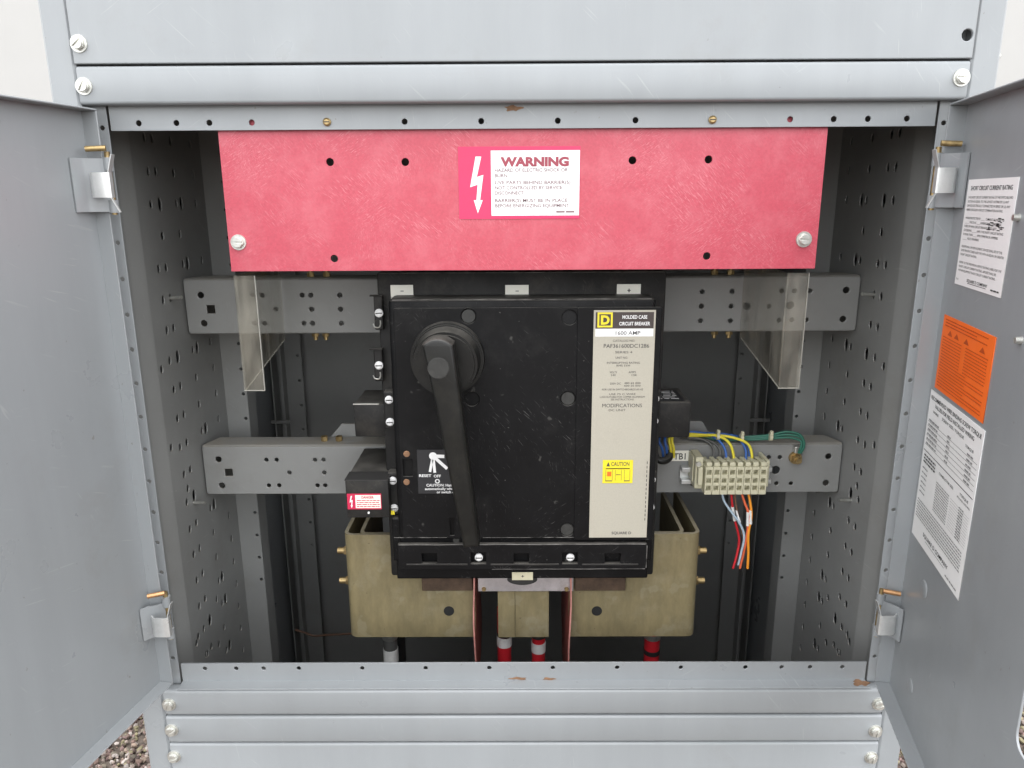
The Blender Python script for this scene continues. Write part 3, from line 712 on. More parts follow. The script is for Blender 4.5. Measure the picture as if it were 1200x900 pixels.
# ---- hinges: a painted leaf on the door, a knuckle, and a bright spring clip on the post
def hinge(door, s, zc, M, upper):
    sx = 1 if s > 0 else -1
    def bx(x0, x1, y0, y1, z0, z1, bm, mi=0, bev=.0006): box(bm, *sorted((sx*x0, sx*x1)), zc+y0, zc+y1, z0, z1, bev, 1, mi, M)
    prof = [(0, FL+.0045), (.005, FL+.0012), (.008, FL-.001), (.014, .0065), (.018, .0042), (.030 if upper else .022, .0016)]
    hh = .027 if upper else .021
    t = extrude_profile([(sx*x, z) for x, z in prof], zc-hh, zc+hh, .0016)       # (x, depth, height) -> door frame
    for v in t.verts: v.co = Vector((v.co.x, v.co.z, v.co.y))
    bmesh.ops.recalc_face_normals(t, faces=t.faces[:]); bm = bmesh.new(); merge(bm, t, 0, M)
    obj('hinge_leaf', bm, paint, door, smooth=30)
    for y0, y1 in ((-.028, -.015), (.015, .028)):
        bm = bmesh.new(); p0 = M @ Vector((sx*-.0005, zc+y0, FL+.0045)); p1 = M @ Vector((sx*-.0005, zc+y1, FL+.0045)); cyl(bm, p0, p1, .0052, seg=16)
        obj('hinge_knuckle', bm, paint, door, smooth=40)
    bm = bmesh.new()
    p0 = M @ Vector((sx*-.0005, zc-.030, FL+.0045)); p1 = M @ Vector((sx*-.0005, zc+.034, FL+.0045)); cyl(bm, p0, p1, .0028, seg=12); obj('hinge_pin', bm, brass, door, smooth=40)
    # bright clip wrapping from the pin round to the inside of the post
    tx, ty = s*.4375, -.003
    xo, xi, yf = tx+s*.0005, tx-s*.0150, -.0265
    bm = extrude_profile([(xo+s*.006, yf+.006), (xo+s*.002, yf+.0012), (xo, yf), (xi+s*.002, yf), (xi, yf+.0012), (xi, yf+.0065)], zc-.0125, zc+.0125, .0015)
    obj('hinge_clip', bm, zinc, door, smooth=40)
    # ears of the clip bent out above and below
    for e in (1, -1):
        if not upper and e < 0: continue
        bm = extrude_profile([(0, 0), (.0055, .0180)] if e > 0 else [(0, 0), (.0075, .0150)], 0, .007 if e > 0 else .0025, .0011)
        M2 = Matrix(((-s, 0, 0, xi+s*.0004), (0, 0, 1, yf+.0005), (0, e, 0, zc+e*.0123), (0, 0, 0, 1)))
        bmesh.ops.transform(bm, matrix=M2, verts=bm.verts[:]); bmesh.ops.recalc_face_normals(bm, faces=bm.faces[:])
        obj('hinge_ear', bm, zinc, door)
    bm = bmesh.new(); zz = zc+.036
    cyl(bm, (tx+s*.010, ty-.014, zz), (tx-s*.008, ty-.008, zz+.001), .0029, seg=12); obj('hinge_screw', bm, brass if upper else copper, door, smooth=40)
hz1 = B(120, 217, -.02)[1]; hz2 = B(190, 732, -.02)[1]
for s_, dr, M in ((-1, DL, ML), (1, DR, MR)):
    hinge(dr, s_, hz1, M, True); hinge(dr, s_, hz2, M, False)
for s_, par in ((-1, DL), (1, DR)):
    for dz in (.0255, -.0235):
        put('screw', SCREW_BRASS, par, s_*.4455, .0176, hz1+dz)

# ================================================================== red barrier
bar = thing('barrier_panel', 'red fibreglass barrier panel with a warning sticker under the cabinet header', 'barrier', (0, .024, 1.37))
hl = [circ(*B(u, v, .0245), .0042, 20) for u, v in ((387, 190), (475, 190), (741, 188), (830, 187), (392, 303), (828, 300))]
ol = [(-.325, 1.3705), (.326, 1.3705), (.326, 1.5215)]
for xe in (.283, .201, -.205, -.286): ol += [(xe+.012, 1.5215), (xe+.012, 1.538), (xe-.012, 1.538), (xe-.012, 1.5215)]
ol += [(-.325, 1.5215)]
t = sheet([ol]+hl, .0032, .0003); bm = bmesh.new(); merge(bm, t, 0, front(.0262)); obj('sheet', bm, red, bar)
for u, v in ((279.5, 284), (942, 280.5)):
    x, z = B(u, v, .0225); put('bolt', BOLT, bar, x, .0230, z, ry=.4)
s, M = px_sticker(536.5, 172, 679, 256, .0229, pinkp)
W, H = s.w, s.h
s.rect(W*.268, W*.995, H*.045, H*.945, whitep)
wx = W*.268; ww = W*.727
s.text('WARNING', wx+ww*.5, H*.735, H*.165, wordred, 'CENTER', .055, lift=.0003, fit=ww*.77)
for k, (l, y) in enumerate((('HAZARD OF ELECTRIC SHOCK OR', .655), ('BURN.', .580), ('LIVE PARTS BEHIND BARRIER(S)', .485), ('NOT CONTROLLED BY SERVICE', .412), ('DISCONNECT.', .340), ('BARRIER(S) MUST BE IN PLACE', .235), ('BEFORE ENERGIZING EQUIPMENT.', .162))):
    s.text(l, wx+ww*.04, H*y, H*.068, faintp, 'LEFT', .012, lift=.0003, fit=ww*.0305*len(l))
s.words(wx+ww*.74, wx+ww*.95, H*.085, H*.03, faintp, 2)
bx0, by0 = W*.155, H*.5
bolt_pts = [(-.012, .365), (.035, .365), (-.004, .085), (.050, .115), (.020, -.235), (.042, -.235), (.000, -.42), (-.032, -.235), (-.010, -.235), (.002, -.02), (-.060, -.055)]
for poly in ([0, 1, 2, 10], [10, 2, 3, 9], [9, 3, 4, 8], [7, 8, 4, 5, 6]):
    s.poly([(bx0+W*bolt_pts[k][0], by0+H*bolt_pts[k][1]) for k in poly], whitep)
s.place('warning_sticker', M, bar, 'red and white warning sticker with a lightning arrow')

# ---- clear shields hanging at both ends of the barrier
def shield(x, label):
    th = thing('clear_shield', label, 'shield', (x, .03, 1.23), 'clear shields hanging below the red barrier')
    fw = .0235
    bm = bmesh.new(); t = sheet([rect(x, x+fw, 1.232, 1.365)], .0028, .0004); merge(bm, t, 0, front(.0310)); obj('front_flange', bm, clear, th)
    bm = bmesh.new(); t = sheet([[(.0312, 1.232), (.19, 1.262), (.19, 1.365), (.0312, 1.365)]], .0028, .0004)
    merge(bm, t, 0, frame((x, 0, 0), (0, 1, 0), (0, 0, 1))); obj('side_leaf', bm, clear, th)
    bm = bmesh.new(); box(bm, x, x+fw, .0284, .0308, 1.2310, 1.2319); box(bm, x+fw+.0001, x+fw+.0008, .0284, .0308, 1.231, 1.365)
    t = bmesh.new(); cyl(t, (x+.0014, .031, 1.2316), (x+.0014, .19, 1.2616), .0008, seg=6); merge(bm, t, 0)
    obj('cut_edge', bm, clear_edge, th)
shield(-.3255, 'clear acrylic shield hanging beside the plain grey door below the red barrier')
shield(.2985, 'clear acrylic shield hanging above the terminal block side below the red barrier')

# ================================================================== circuit breaker
brk = thing('circuit_breaker', 'large black moulded case circuit breaker with a long black handle', 'circuit breaker', (0, .105, .948))
bm = bmesh.new()
box(bm, -.178, .178, .1045, .126, .950, 1.3605, .003, 2); box(bm, -.160, .160, .127, .2015, .955, 1.355, .002)
base = obj('base_plate', bm, black_dust, brk, smooth=30)
bm = bmesh.new(); box(bm, -.1585, .1590, .0615, .1043, .9845, 1.3335, .0055, 3)
cover = obj('cover', bm, black, brk, smooth=40)
YF = .0595
def rectpx(u0, v0, u1, v1, Y=YF):
    x0, z1 = B(u0, v0, Y); x1, z0 = B(u1, v1, Y); return x0, x1, z0, z1
x0, x1, z0, z1 = rectpx(460.5, 361, 674, 630)
wells = [(549, 370.5, 1), (667.5, 372, 0), (553, 467.5, 0), (665.5, 467, 1), (664.5, 620.5, 1)]
hl = [circ(*B(u, v, YF), .0090, 28) for u, v, g in wells]
sx0, sx1, sz0, sz1 = rectpx(527, 607, 532.5, 627); hl.append(rect(sx0, sx1, sz0, sz1))
cx0, cx1, cz0, cz1 = rectpx(472, 538, 484, 558); hl.append(rect(cx0, cx1, cz0, cz1))
t = sheet([rrect(x0, x1, z0, z1, .003)]+hl, .0035, .0008); bm = bmesh.new(); merge(bm, t, 0, front(.0616)); face = obj('face_panel', bm, black, cover, smooth=None)
for u, v, g in wells:
    x, z = B(u, v, YF)
    if g:
        bm = bmesh.new(); cyl(bm, (x, .0612, z), (x, .0594, z), .0087, .0080, 24); obj('plug', bm, well_grey, cover, smooth=40)
x0, x1, z0, z1 = rectpx(676.5, 360, 764, 632)
t = sheet([rrect(x0, x1, z0, z1, .003)], .0045, .0010); bm = bmesh.new(); merge(bm, t, 0, front(.0616)); obj('label_panel', bm, black, cover, smooth=None)
# lower bar with three shallow windows and two screw pockets
Yb = .0535
x0, x1, z0, z1 = rectpx(465.5, 638.5, 757.5, 667, Yb)
hl = []
for u in (503, 611, 718): a = rectpx(u-9, 649, u+9, 661, Yb); hl.append(rect(*a))
for u in (560.5, 668): a = rectpx(u-9, 648, u+9, 661, Yb); hl.append(rect(*a))
t = sheet([rrect(x0, x1, z0, z1, .002)]+hl, .0075, .0009); bm = bmesh.new(); merge(bm, t, 0, front(.0612)); lb = obj('lower_bar', bm, black, cover, smooth=None)
bm = bmesh.new()
for (ua, ub) in ((476, 548), (575, 655), (682, 748)):
    a = rectpx(ua, 660.8, ub, 662.3, Yb); 
    for (p, q) in ((a[0], a[1]),): box(bm, p, q, .0528, .0540, a[2], a[3], .0003, 1)
obj('moulding_line', bm, black_dust, lb)
for u in (561, 668.5):
    x, z = B(u, 654.5, .056); put('screw', SCREW, lb, x, .0605, z)
worn = mat('worn_edge', (0.11, 0.105, 0.098), rough=0.7, var=0.9, scale=55)
def worn_edge(p, q, par, r=.0005):
    P = []; n = 14
    for k in range(n+1):
        t_ = k/n; P.append(Vector(p).lerp(Vector(q), t_)+Vector((0, random.uniform(-.0002, .0002), random.uniform(-.0002, .0002))))
    bm = bmesh.new(); tube(bm, P, r, 6, 0, 1, False); obj('worn_edge', bm, worn, par)
worn_edge((-.153, .0628, 1.3322), (.153, .0628, 1.3322), cover, .0007); worn_edge((-.1575, .066, 1.325), (-.1575, .066, 1.19), cover, .0004)
ex0, ez1 = B(465.5, 638.5, Yb); ex1, ez0 = B(757.5, 667, Yb)
worn_edge((ex0+.002, .0541, ez1-.0004), (ex1-.002, .0541, ez1-.0004), lb, .0006); worn_edge((ex1-.0004, .0541, ez0+.002), (ex1-.0004, .0541, ez1-.002), lb, .0008); worn_edge((ex0+.12, .0541, ez0+.0004), (ex1-.002, .0541, ez0+.0004), lb, .0006)
fx0, fz0 = B(462, 630, YF); fx1, _z = B(524, 630, YF); worn_edge((fx0, .0584, fz0+.0006), (fx1, .0584, fz0+.0006), face, .0005)
fx0, fz0 = B(566, 630, YF); fx1, _z = B(673, 630, YF); worn_edge((fx0, .0584, fz0+.0006), (fx1, .0584, fz0+.0006), face, .0005)
worn_edge((-.175, .1046, 1.3598), (.175, .1046, 1.3598), base, .0005)
# stepped ledge below and side lugs
bm = bmesh.new(); box(bm, -.168, .168, .0905, .1042, .953, .9842, .002); obj('terminal_ledge', bm, black, brk)
for s_ in (-1, 1):
    for z0, z1 in ((1.165, 1.214), (1.048, 1.106)):
        bm = bmesh.new(); box(bm, *sorted((s_*.1588, s_*.1735)), .0865, .1042, z0, z1, .002)
        lug = obj('side_lug', bm, black_dust, brk)
        for z in (z0+.010, z1-.010): put('screw', SCREW, lug, s_*.1665, .0863, z)
    bm = bmesh.new(); box(bm, *sorted((s_*.1588, s_*.1700)), .0800, .1040, .985, 1.046, .002); obj('side_lug', bm, black, brk)
for v0, v1 in ((346, 386), (408, 446)):
    x0, x1, z0, z1 = rectpx(438, v0, 450, v1, .098)
    bm = bmesh.new(); box(bm, x0, x1, .094, .1044, z0, z1, .0015); box(bm, x0-.004, x1+.001, .090, .098, z1-.0006, z1+.0008, .0003, 1)
    cl = obj('side_clip', bm, black_dust, brk); put('screw', SCREW, cl, (x0+x1)/2+.001, .0938, (z0+z1)/2)
    bm = bmesh.new(); cx, cz = (x0+x1)/2-.002, z0+.008
    tube(bm, [(cx-.005, .0935, cz), (cx-.003, .093, cz-.004), (cx+.002, .093, cz-.0045), (cx+.004, .0935, cz-.001), (cx+.004, .0935, cz+.004)], .0009, 6); obj('hook', bm, zinc_dull, cl)
# yellow spot and small parts
x0, x1, z0, z1 = rectpx(458, 598.5, 462.5, 603, .079); bm = bmesh.new(); box(bm, x0, x1, .0788, .0799, z0, z1); obj('yellow_spot', bm, yellowp, brk)
for v in (532, 565):
    x, z = B(476.5, v, .058); bm = bmesh.new(); cyl(bm, (x, .0582, z), (x, .0568, z), .0042, .0034, 16); obj('rivet', bm, rust_stain, face)
# polarity tags
for u0, v0, u1, v1, ch, Y in ((457.5, 334, 484.5, 348, '-', .1030), (592, 334, 619.5, 348, '-', .1030), (723, 333, 750.5, 347.5, '+', .1030), (600, 670.5, 624.5, 679.5, '+', .0890)):
    s, M = px_sticker(u0, v0, u1, v1, Y, creamp if v0 < 400 else ivoryp)
    W, H = s.w, s.h; s.rect(W*.44, W*.58, H*.47, H*.53, greyp)
    if ch == '+': s.rect(W*.49, W*.53, H*.36, H*.64, greyp)
    if v0 < 400: box(s.bm, 0, W, -H*.17, -.0006, -.006, .0006, .0002, 1)
    s.place('polarity_tag', M, brk)

# rating plate
s, M = px_sticker(696, 363.5, 757.5, 629.5, .0568, plate_m)
W, H = s.w, s.h
s.rect(W*.03, W*.97, H*.925, H*.992, brownp); s.rect(W*.03, W*.97, H*.892, H*.924, whitep)
q = W*.245; lx, ly = W*.06, H*.930
s.rect(lx, lx+q, ly, ly+q, yellowp, .0001); s.rect(lx+q*.12, lx+q*.88, ly+q*.12, ly+q*.88, brownp, .0002)
t_ = text_mesh('D', q*.80, .05); xs = [v.co.x for v in t_.vertices]; bpy.data.meshes.remove(t_)
s.text('D', lx+q*.20, ly+q*.22, q*.80, yellowp, 'LEFT', .05, lift=.0003, fit=q*.58)
s.text('MOLDED CASE', W*.66, H*.965, H*.020, whitep, 'CENTER', .02, lift=.0001, fit=W*.40); s.text('CIRCUIT BREAKER', W*.66, H*.938, H*.020, whitep, 'CENTER', .02, lift=.0001, fit=W*.50)
s.text('1600 AMP', W*.55, H*.899, H*.022, greyp, 'CENTER', .004, lift=.0002, fit=W*.40)
s.text('CATALOG NO.', W*.5, H*.870, H*.013, greyp, 'CENTER', .0, fit=W*.36); s.text('PAF361600DC1286', W*.54, H*.845, H*.023, greyp, 'CENTER', .004, fit=W*.74)
for l, x, y, sz, ft in (('SERIES 4', .5, .822, .013, .28), ('UNIT NO.', .47, .799, .013, .2), ('INTERRUPTING RATING', .5, .778, .012, .54), ('RMS SYM', .5, .766, .012, .22), ('VOLTS', .34, .738, .012, .12), ('AMPS', .65, .738, .012, .12), ('240', .34, .726, .012, .08), ('125K', .68, .726, .012, .09),
                       ('250V DC', .38, .690, .012, .18), ('480 65 000', .66, .692, .011, .27), ('600 50 000', .66, .681, .011, .27), ('FOR USE IN SWITCHBOARDS 60 HZ', .5, .665, .011, .68), ('USE 75 C WIRE', .5, .645, .011, .44), ('LUGS SUITABLE FOR COPPER ALUMINUM', .5, .633, .011, .74), ('SEE INSTRUCTIONS', .5, .622, .011, .38),
                       ('MODIFICATIONS', .5, .592, .022, .66), ('DC UNIT', .42, .575, .013, .28), ('SQUARE D', .56, .016, .017, .34)):
    s.text(l, W*x, H*y, H*sz, greyp, 'CENTER', .0 if l != 'SQUARE D' else .02, fit=W*ft)
for k in range(14): s.rect(W*.952, W*.965, H*(.08+.02*k), H*(.08+.02*k+.012), greyp)
yx0, yx1, yz0, yz1 = [c_ for c_ in rectpx(706.5, 539, 741, 566, .0562)]
ox, oz = M.translation.x, M.translation.z
a0, a1, c0, c1 = yx0-ox, yx1-ox, yz0-oz, yz1-oz
s.rect(a0, a1, c0, c1, yellowp, .0002); hh = c1-c0; wv = a1-a0
s.text('CAUTION', a0+wv*.58, c1-hh*.25, hh*.24, greyp, 'CENTER', .01, lift=.0003, fit=wv*.60); s.poly([(a0+wv*.12, c1-hh*.27), (a0+wv*.24, c1-hh*.27), (a0+wv*.18, c1-hh*.08)], greyp, .0003)
for k in range(2): s.words(a0+wv*.10, a0+wv*.9, c1-hh*(.37+.0*k)-hh*.02, hh*.05, greyp, k)
for x in (.10, .32, .42, .62, .72, .9): s.rect(a0+wv*x, a0+wv*x+.0004, c0+hh*.12, c1-hh*.42, greyp, .0003)
s.rect(a0+wv*.10, a0+wv*.32, c0+hh*.08, c0+hh*.12, greyp, .0003); s.rect(a0+wv*.72, a0+wv*.90, c0+hh*.08, c0+hh*.12, greyp, .0003); s.rect(a0+wv*.15, a0+wv*.29, c0+hh*.3, c0+hh*.5, orangep, .0003); s.rect(a0+wv*.45, a0+wv*.60, c0+hh*.35, c0+hh*.38, greyp, .0003)
s.place('rating_plate', M, brk, 'tall beige rating plate with a yellow square emblem')

# handle instruction label
s, M = px_sticker(488.5, 527, 550, 578, .0578, blackp)
W, H = s.w, s.h
def line(p, q, wd, m_):
    p = Vector(p); q = Vector(q); n_ = (q-p).normalized(); n_ = Vector((-n_.y, n_.x))*wd/2; s.poly([tuple(p+n_), tuple(p-n_), tuple(q-n_), tuple(q+n_)], m_)
hx_, hy_ = W*.31, H*.86
s.poly(circ(hx_, hy_, H*.085, 20), whitep, .0001); line((hx_, hy_), (hx_-W*.07, H*.50), H*.055, whitep); line((hx_, hy_), (hx_+W*.025, H*.48), H*.06, whitep); line((hx_, hy_), (hx_+W*.27, H*.57), H*.07, whitep); line((hx_, hy_), (hx_+W*.22, H*.85), H*.075, whitep)
s.text('RESET', W*.02, H*.385, H*.085, whitep, 'LEFT', .02, fit=W*.24); s.text('OFF', W*.31, H*.375, H*.085, whitep, 'LEFT', .02, fit=W*.14); s.ring(W*.38, H*.285, H*.030, H*.052, whitep)
s.text('CAUTION: Handle moves', W*.16, H*.165, H*.085, whitep, 'LEFT', .015, fit=W*.80); s.text('automatically when breaker', W*.13, H*.085, H*.08, whitep, 'LEFT', .015, fit=W*.86); s.text('or switch opens', W*.36, H*.008, H*.08, whitep, 'LEFT', .015, fit=W*.48)
s.place('handle_label', M, brk, 'black label with a white handle diagram')

# operating handle
bx_, bz_ = B(524, 421, .05)
bm = bmesh.new()
cyl(bm, (bx_, .058, bz_), (bx_, .047, bz_), .0445, .0435, 56, bev=.002); cyl(bm, (bx_, .047, bz_), (bx_, .020, bz_), .0400, .0370, 56, bev=.003)
boss = obj('handle_boss', bm, black_handle, brk, smooth=35)
Yh = -.016
pts = []
tl, tr = B(494.5, 404, Yh), B(531, 404, Yh); bl_, br_ = B(543, 642, Yh), B(562, 640, Yh); mt = B(512, 396.5, Yh)
ml_, mr_ = B(509, 470, Yh), B(540, 470, Yh)
outline = [tl, ml_, bl_, br_, mr_, tr]
arc = [((1-t_)**2*tr[0]+2*t_*(1-t_)*(2*mt[0]-.5*tl[0]-.5*tr[0])+t_*t_*tl[0], (1-t_)**2*tr[1]+2*t_*(1-t_)*(2*mt[1]-.5*tl[1]-.5*tr[1])+t_*t_*tl[1]) for t_ in [k/9 for k in range(1, 9)]]
bm = bmesh.new(); t = sheet([outline+arc], .030, .0042); merge(bm, t, 0, front(.012))
hx2, hz2_ = B(516, 430, .01); cyl(bm, (hx2, .0205, hz2_), (hx2, .0118, hz2_), .0185, seg=36)
hd = obj('handle', bm, black_handle, brk, smooth=35)
hx2, hz2_ = B(514, 431, Yh); bm = bmesh.new(); cyl(bm, (hx2, Yh-.0183+.016, hz2_), (hx2, Yh-.0032, hz2_), .0122, .0118, 36, bev=.0006); obj('handle_cap', bm, well_grey, hd, smooth=35)
hd.data.update()

# auxiliary switch boxes at the sides
def auxbox(u0, v0, u1, v1, Y, depth, name='auxiliary_box'):
    x0, x1, z0, z1 = rectpx(u0, v0, u1, v1, Y); bm = bmesh.new(); box(bm, x0, x1, Y, Y+depth, z0, z1, .002, 2); return obj(name, bm, black_dust, brk, smooth=35), (x0, x1, z0, z1)
a1_, d1 = auxbox(414, 474, 457, 512, .105, .075)
a2_, d2 = auxbox(404, 563, 457, 607, .070, .125)
a3_, d3 = auxbox(767, 472, 808, 513, .105, .075)
bm = bmesh.new(); x0, x1, z0, z1 = d2; box(bm, x0-.0006, x1, .0692, .1, z1-.0002, z1+.0006, .0002, 1); obj('lid_edge', bm, dark_steel, a2_)
bm = bmesh.new(); x0, x1, z0, z1 = d1; box(bm, x0-.0004, x1-.012, .1040, .107, z1-.0004, z1+.0012, .0003, 1); obj('lid_edge', bm, zinc_dull, a1_)
# white print on the right box's lid
s = Sticker(.040, .055, blackp, .0004)
for k in range(6): s.words(.004, .034, .008+.0075*k, .004, whitep, k+7)
s.place('lid_label', frame((d3[0]+.0005, .112, d3[3]+.0002), (1, 0, 0), (0, 1, 0)), a3_)
s, M = px_sticker(406.5, 578.5, 447.5, 596.5, .0692, redp)
W, H = s.w, s.h; s.rect(W*.24, W*.98, H*.08, H*.92, creamp)
s.text('DANGER', W*.60, H*.70, H*.22, redp, 'CENTER', .03, lift=.0002, fit=W*.36)
for k in range(4): s.words(W*.28, W*.95, H*(.55-.13*k), H*.07, redp, k)
for poly in ([0, 1, 2, 10], [10, 2, 3, 9], [9, 3, 4, 8], [7, 8, 4, 5, 6]): s.poly([(W*.12+W*.9*bolt_pts[k][0], H*.5+H*bolt_pts[k][1]) for k in poly], whitep)
s.place('danger_sticker', M, a2_, 'small red and white danger sticker')
x, z = B(432, 601, .069); bm = bmesh.new(); cyl(bm, (x, .0699, z), (x, .0690, z), .0015, seg=10); obj('rivet', bm, whitep, a2_)

# ================================================================== tan insulating covers under the breaker
def lug_cover(s_, label):
    th = thing('lug_cover', label, 'cover', (s_*.15, .13, .838), 'tan fibreglass covers below the breaker')
    def prof(xo, yb, xi, yf, r, ye):
        P = [(s_*xo, ye)]
        for k in range(6):
            a = math.radians(90*k/5); P.append((s_*(xo-r+r*math.cos(a)), yf+r-r*math.sin(a)))
        P.append((s_*xi, yf)); return P
    bm = extrude_profile(prof(.2445, 0, .066, .133, .010, .29), .8395, .9985, .0050); body = obj('shell', bm, tan, th, smooth=40)
    bm = extrude_profile(prof(.2235, 0, .100, .1385, .008, .285), .850, .9975, .0050); obj('inner_shell', bm, tan, th, smooth=40)
    bm = bmesh.new(); hx3, hz3 = B(526 if s_ < 0 else 699.5, 716.5, .129); cyl(bm, (hx3, .1304, hz3), (hx3, .1298, hz3), .0074, seg=24); obj('knockout', bm, w_black, body)
    for v in (645, 680):
        x, z = B(404 if s_ < 0 else 822, v, .16)
        bm = bmesh.new(); cyl(bm, (s_*.2472, .16, z), (s_*.2535, .16, z), .0068, seg=6); cyl(bm, (s_*.2535, .16, z), (s_*.263, .16, z), .0048, seg=14); obj('bolt', bm, brass, th)
    for v in (663,):
        x, z = B(404 if s_ < 0 else 822, v, .18)
        bm = bmesh.new(); cyl(bm, (s_*.2472, .18, z), (s_*.2545, .18, z), .0045, seg=12); obj('bolt', bm, zinc_dull, th)
    return th
lug_cover(-1, 'tan fibreglass lug cover below the breaker and the small danger sticker')
lug_cover(1, 'tan fibreglass lug cover below the beige rating plate, beside the hanging wires')
x0, x1, z0, z1 = rectpx(583, 676, 643, 747, .132)
bm = bmesh.new(); box(bm, x0, (x0+x1)/2-.012, .132, .20, z0, z1+.01, .0008); box(bm, (x0+x1)/2-.0117, x1, .1323, .20, z0, z1+.01, .0008)
solo('centre_block', bm, tan, 'narrow tan fibreglass block between two dark red barrier plates', 'block')
for s_, u in ((-1, 556), (1, 668)):
    x = B(u, 730, .112)[0]; bm = bmesh.new()
    n = 8; z0, z1 = .72, .957
    rows = []
    for k in range(n+1):
        z = z0+(z1-z0)*k/n; wv = .0012*math.sin(k*1.1+s_)
        rows.append((x+wv, z))
    for (xa, za), (xb, zb) in zip(rows, rows[1:]):
        quads = []
        vs = [bm.verts.new(p) for p in ((xa-.0010, .1125, za), (xa+.0010, .1125, za), (xa+.0010, .27, za), (xa-.0010, .27, za), (xb-.0010, .1125, zb), (xb+.0010, .1125, zb), (xb+.0010, .27, zb), (xb-.0010, .27, zb))]
        for idx, mi in (((0, 1, 5, 4), 1), ((1, 2, 6, 5), 0), ((2, 3, 7, 6), 0), ((3, 0, 4, 7), 0)): bm.faces.new([vs[i] for i in idx]).material_index = mi
        if zb == rows[-1][1]: bm.faces.new([vs[i] for i in (4, 5, 6, 7)])
    bmesh.ops.remove_doubles(bm, verts=bm.verts[:], dist=1e-5); bmesh.ops.recalc_face_normals(bm, faces=bm.faces[:])
    solo('phase_barrier', bm, [red_dark, red_edge], 'dark red upright plate on the %s side of the centre block' % ('danger sticker' if s_ < 0 else 'rating plate'), 'barrier plate', 'red barrier plates flanking the centre block')
x0, x1, z0, z1 = rectpx(560, 679, 672, 693, .121)
bm = bmesh.new(); t = sheet([rect(x0, x1, z0, z1+.012)], .006, .0008); merge(bm, t, 0, front(.127)); 
bb = thing('bus_bar', 'dull aluminium bus bar directly under the breaker', 'bus bar', ((x0+x1)/2, .125, z0)); obj('bar', bm, alu, bb)
bm = bmesh.new(); cx, cz = B(612, 679, .1205); cyl(bm, (cx, .1208, cz), (cx, .1196, cz), .021, .0195, 36)
for v in bm.verts: v.co.z = cz+(v.co.z-cz)*.42
obj('clamp_washer', bm, dark_steel, bb, smooth=40)
for u in (567, 664):
    x, z = B(u, 691, .119); bm = bmesh.new(); cyl(bm, (x, .1208, z), (x, .1180, z), .0032, .0024, 14); obj('rivet', bm, brass, bb)
for u0, u1, lab in ((494, 554, 'rusty brown steel bar under the breaker on the danger sticker side'), (674, 733, 'rusty brown steel bar under the breaker below the rating plate')):
    x0, x1, z0, z1 = rectpx(u0, 676, u1, 692.5, .122); bm = bmesh.new(); box(bm, x0, x1, .122, .1285, z0, z1+.006, .0012)
    solo('terminal_bar', bm, rust, lab, 'bar', 'rusty bars under the breaker')

# ---- heavy cables
def cable(u, r, m_, label, bands=(), Y=.175, bow=0.0):
    x, z = B(u, 755, Y); th = thing('power_cable', label, 'cable', (x, Y, .07), 'power cables below the breaker')
    bm = bmesh.new(); tube(bm, [(x+bow, Y+.02, .065), (x+bow*.7, Y, .4), (x, Y, .75), (x, Y, .86)], r, 18, 0, 6); obj('jacket', bm, m_, th, smooth=60)
    for v0, v1, mm in bands:
        za = B(u, v0, Y-r)[1]; zb = B(u, v1, Y-r)[1]; bm = bmesh.new(); cyl(bm, (x, Y, zb), (x, Y, za), r+.0008, seg=24); obj('tape_band', bm, mm, th, smooth=40)
cable(457.5, .0105, w_grey, 'black power cable with a white tape band under the tan cover', ((764, 779, tape), (746, 752, zinc_dull)))
cable(469, .008, w_black, 'plain black power cable beside the white taped black cable', (), Y=.21)
cable(591, .0105, w_red, 'red power cable with a plain white tape band under the centre block', ((749, 760, tape), (745, 748.5, dark_steel)))
cable(631, .0100, w_red, 'red power cable with a marked white tape band under the centre block', ((756, 767, tape), (745, 750, dark_steel)))
cable(764, .0115, w_red, 'red power cable with a black tape ring under the tan cover', ((765, 770, w_black), (746, 752, zinc_dull)))
x, z = B(631, 761.5, .163); 
# loose brown wire at the rear
bm = bmesh.new(); tube(bm, [(*[B(u, v, .50)[0]], .50, B(u, v, .50)[1]) for u, v in ((346, 738), (356, 741), (368, 745), (385, 744), (405, 743), (430, 741))], .0022, 8)
solo('loose_wire', bm, w_brown, 'thin brown wire lying loose at the back beside the tan cover', 'wire', smooth=60)

# ================================================================== terminal block and control wires
YT = .152
tb = thing('terminal_block', 'beige eight way terminal block clipped on a rail with coloured wires', 'terminal block', (B(857, 580, YT)[0], .17, B(857, 580, YT)[1]))
xa, xb, zb0, zb1 = rectpx(827, 547.5, 897.5, 579.5, YT); n = 8; wd = (xb-xa)/n
cell = wd*.60; zs = [zb0+(zb1-zb0)*f for f in (.15, .42, .72)]
def slice_mesh():
    bm = bmesh.new()
    hl = [rect(wd*.20, wd*.80, z-zb0-.0001, z-zb0+(zb1-zb0)*.17) for z in zs]
    t = sheet([rrect(.0003, wd-.0003, 0, zb1-zb0, .0008)]+hl, .010, .0005); merge(bm, t, 0, front(.010))
    box(bm, .0003, wd-.0003, .0102, .034, 0, zb1-zb0, .0006, 1)
    # screw tab standing above each way
    box(bm, wd*.14, wd*.86, .001, .014, (zb1-zb0)+.0001, (zb1-zb0)+.0062, .0012, 2); box(bm, wd*.18, wd*.82, .018, .034, (zb1-zb0)+.0001, (zb1-zb0)+.0035, .001, 1)
    me = bpy.data.meshes.new('terminal'); bm.to_mesh(me); bm.free(); me.materials.append(beige)
    for p in me.polygons: p.use_smooth = False
    return me
SL = slice_mesh()
for k in range(n): obj('terminal', SL, None, tb, loc=(xa+k*wd, YT, zb0))
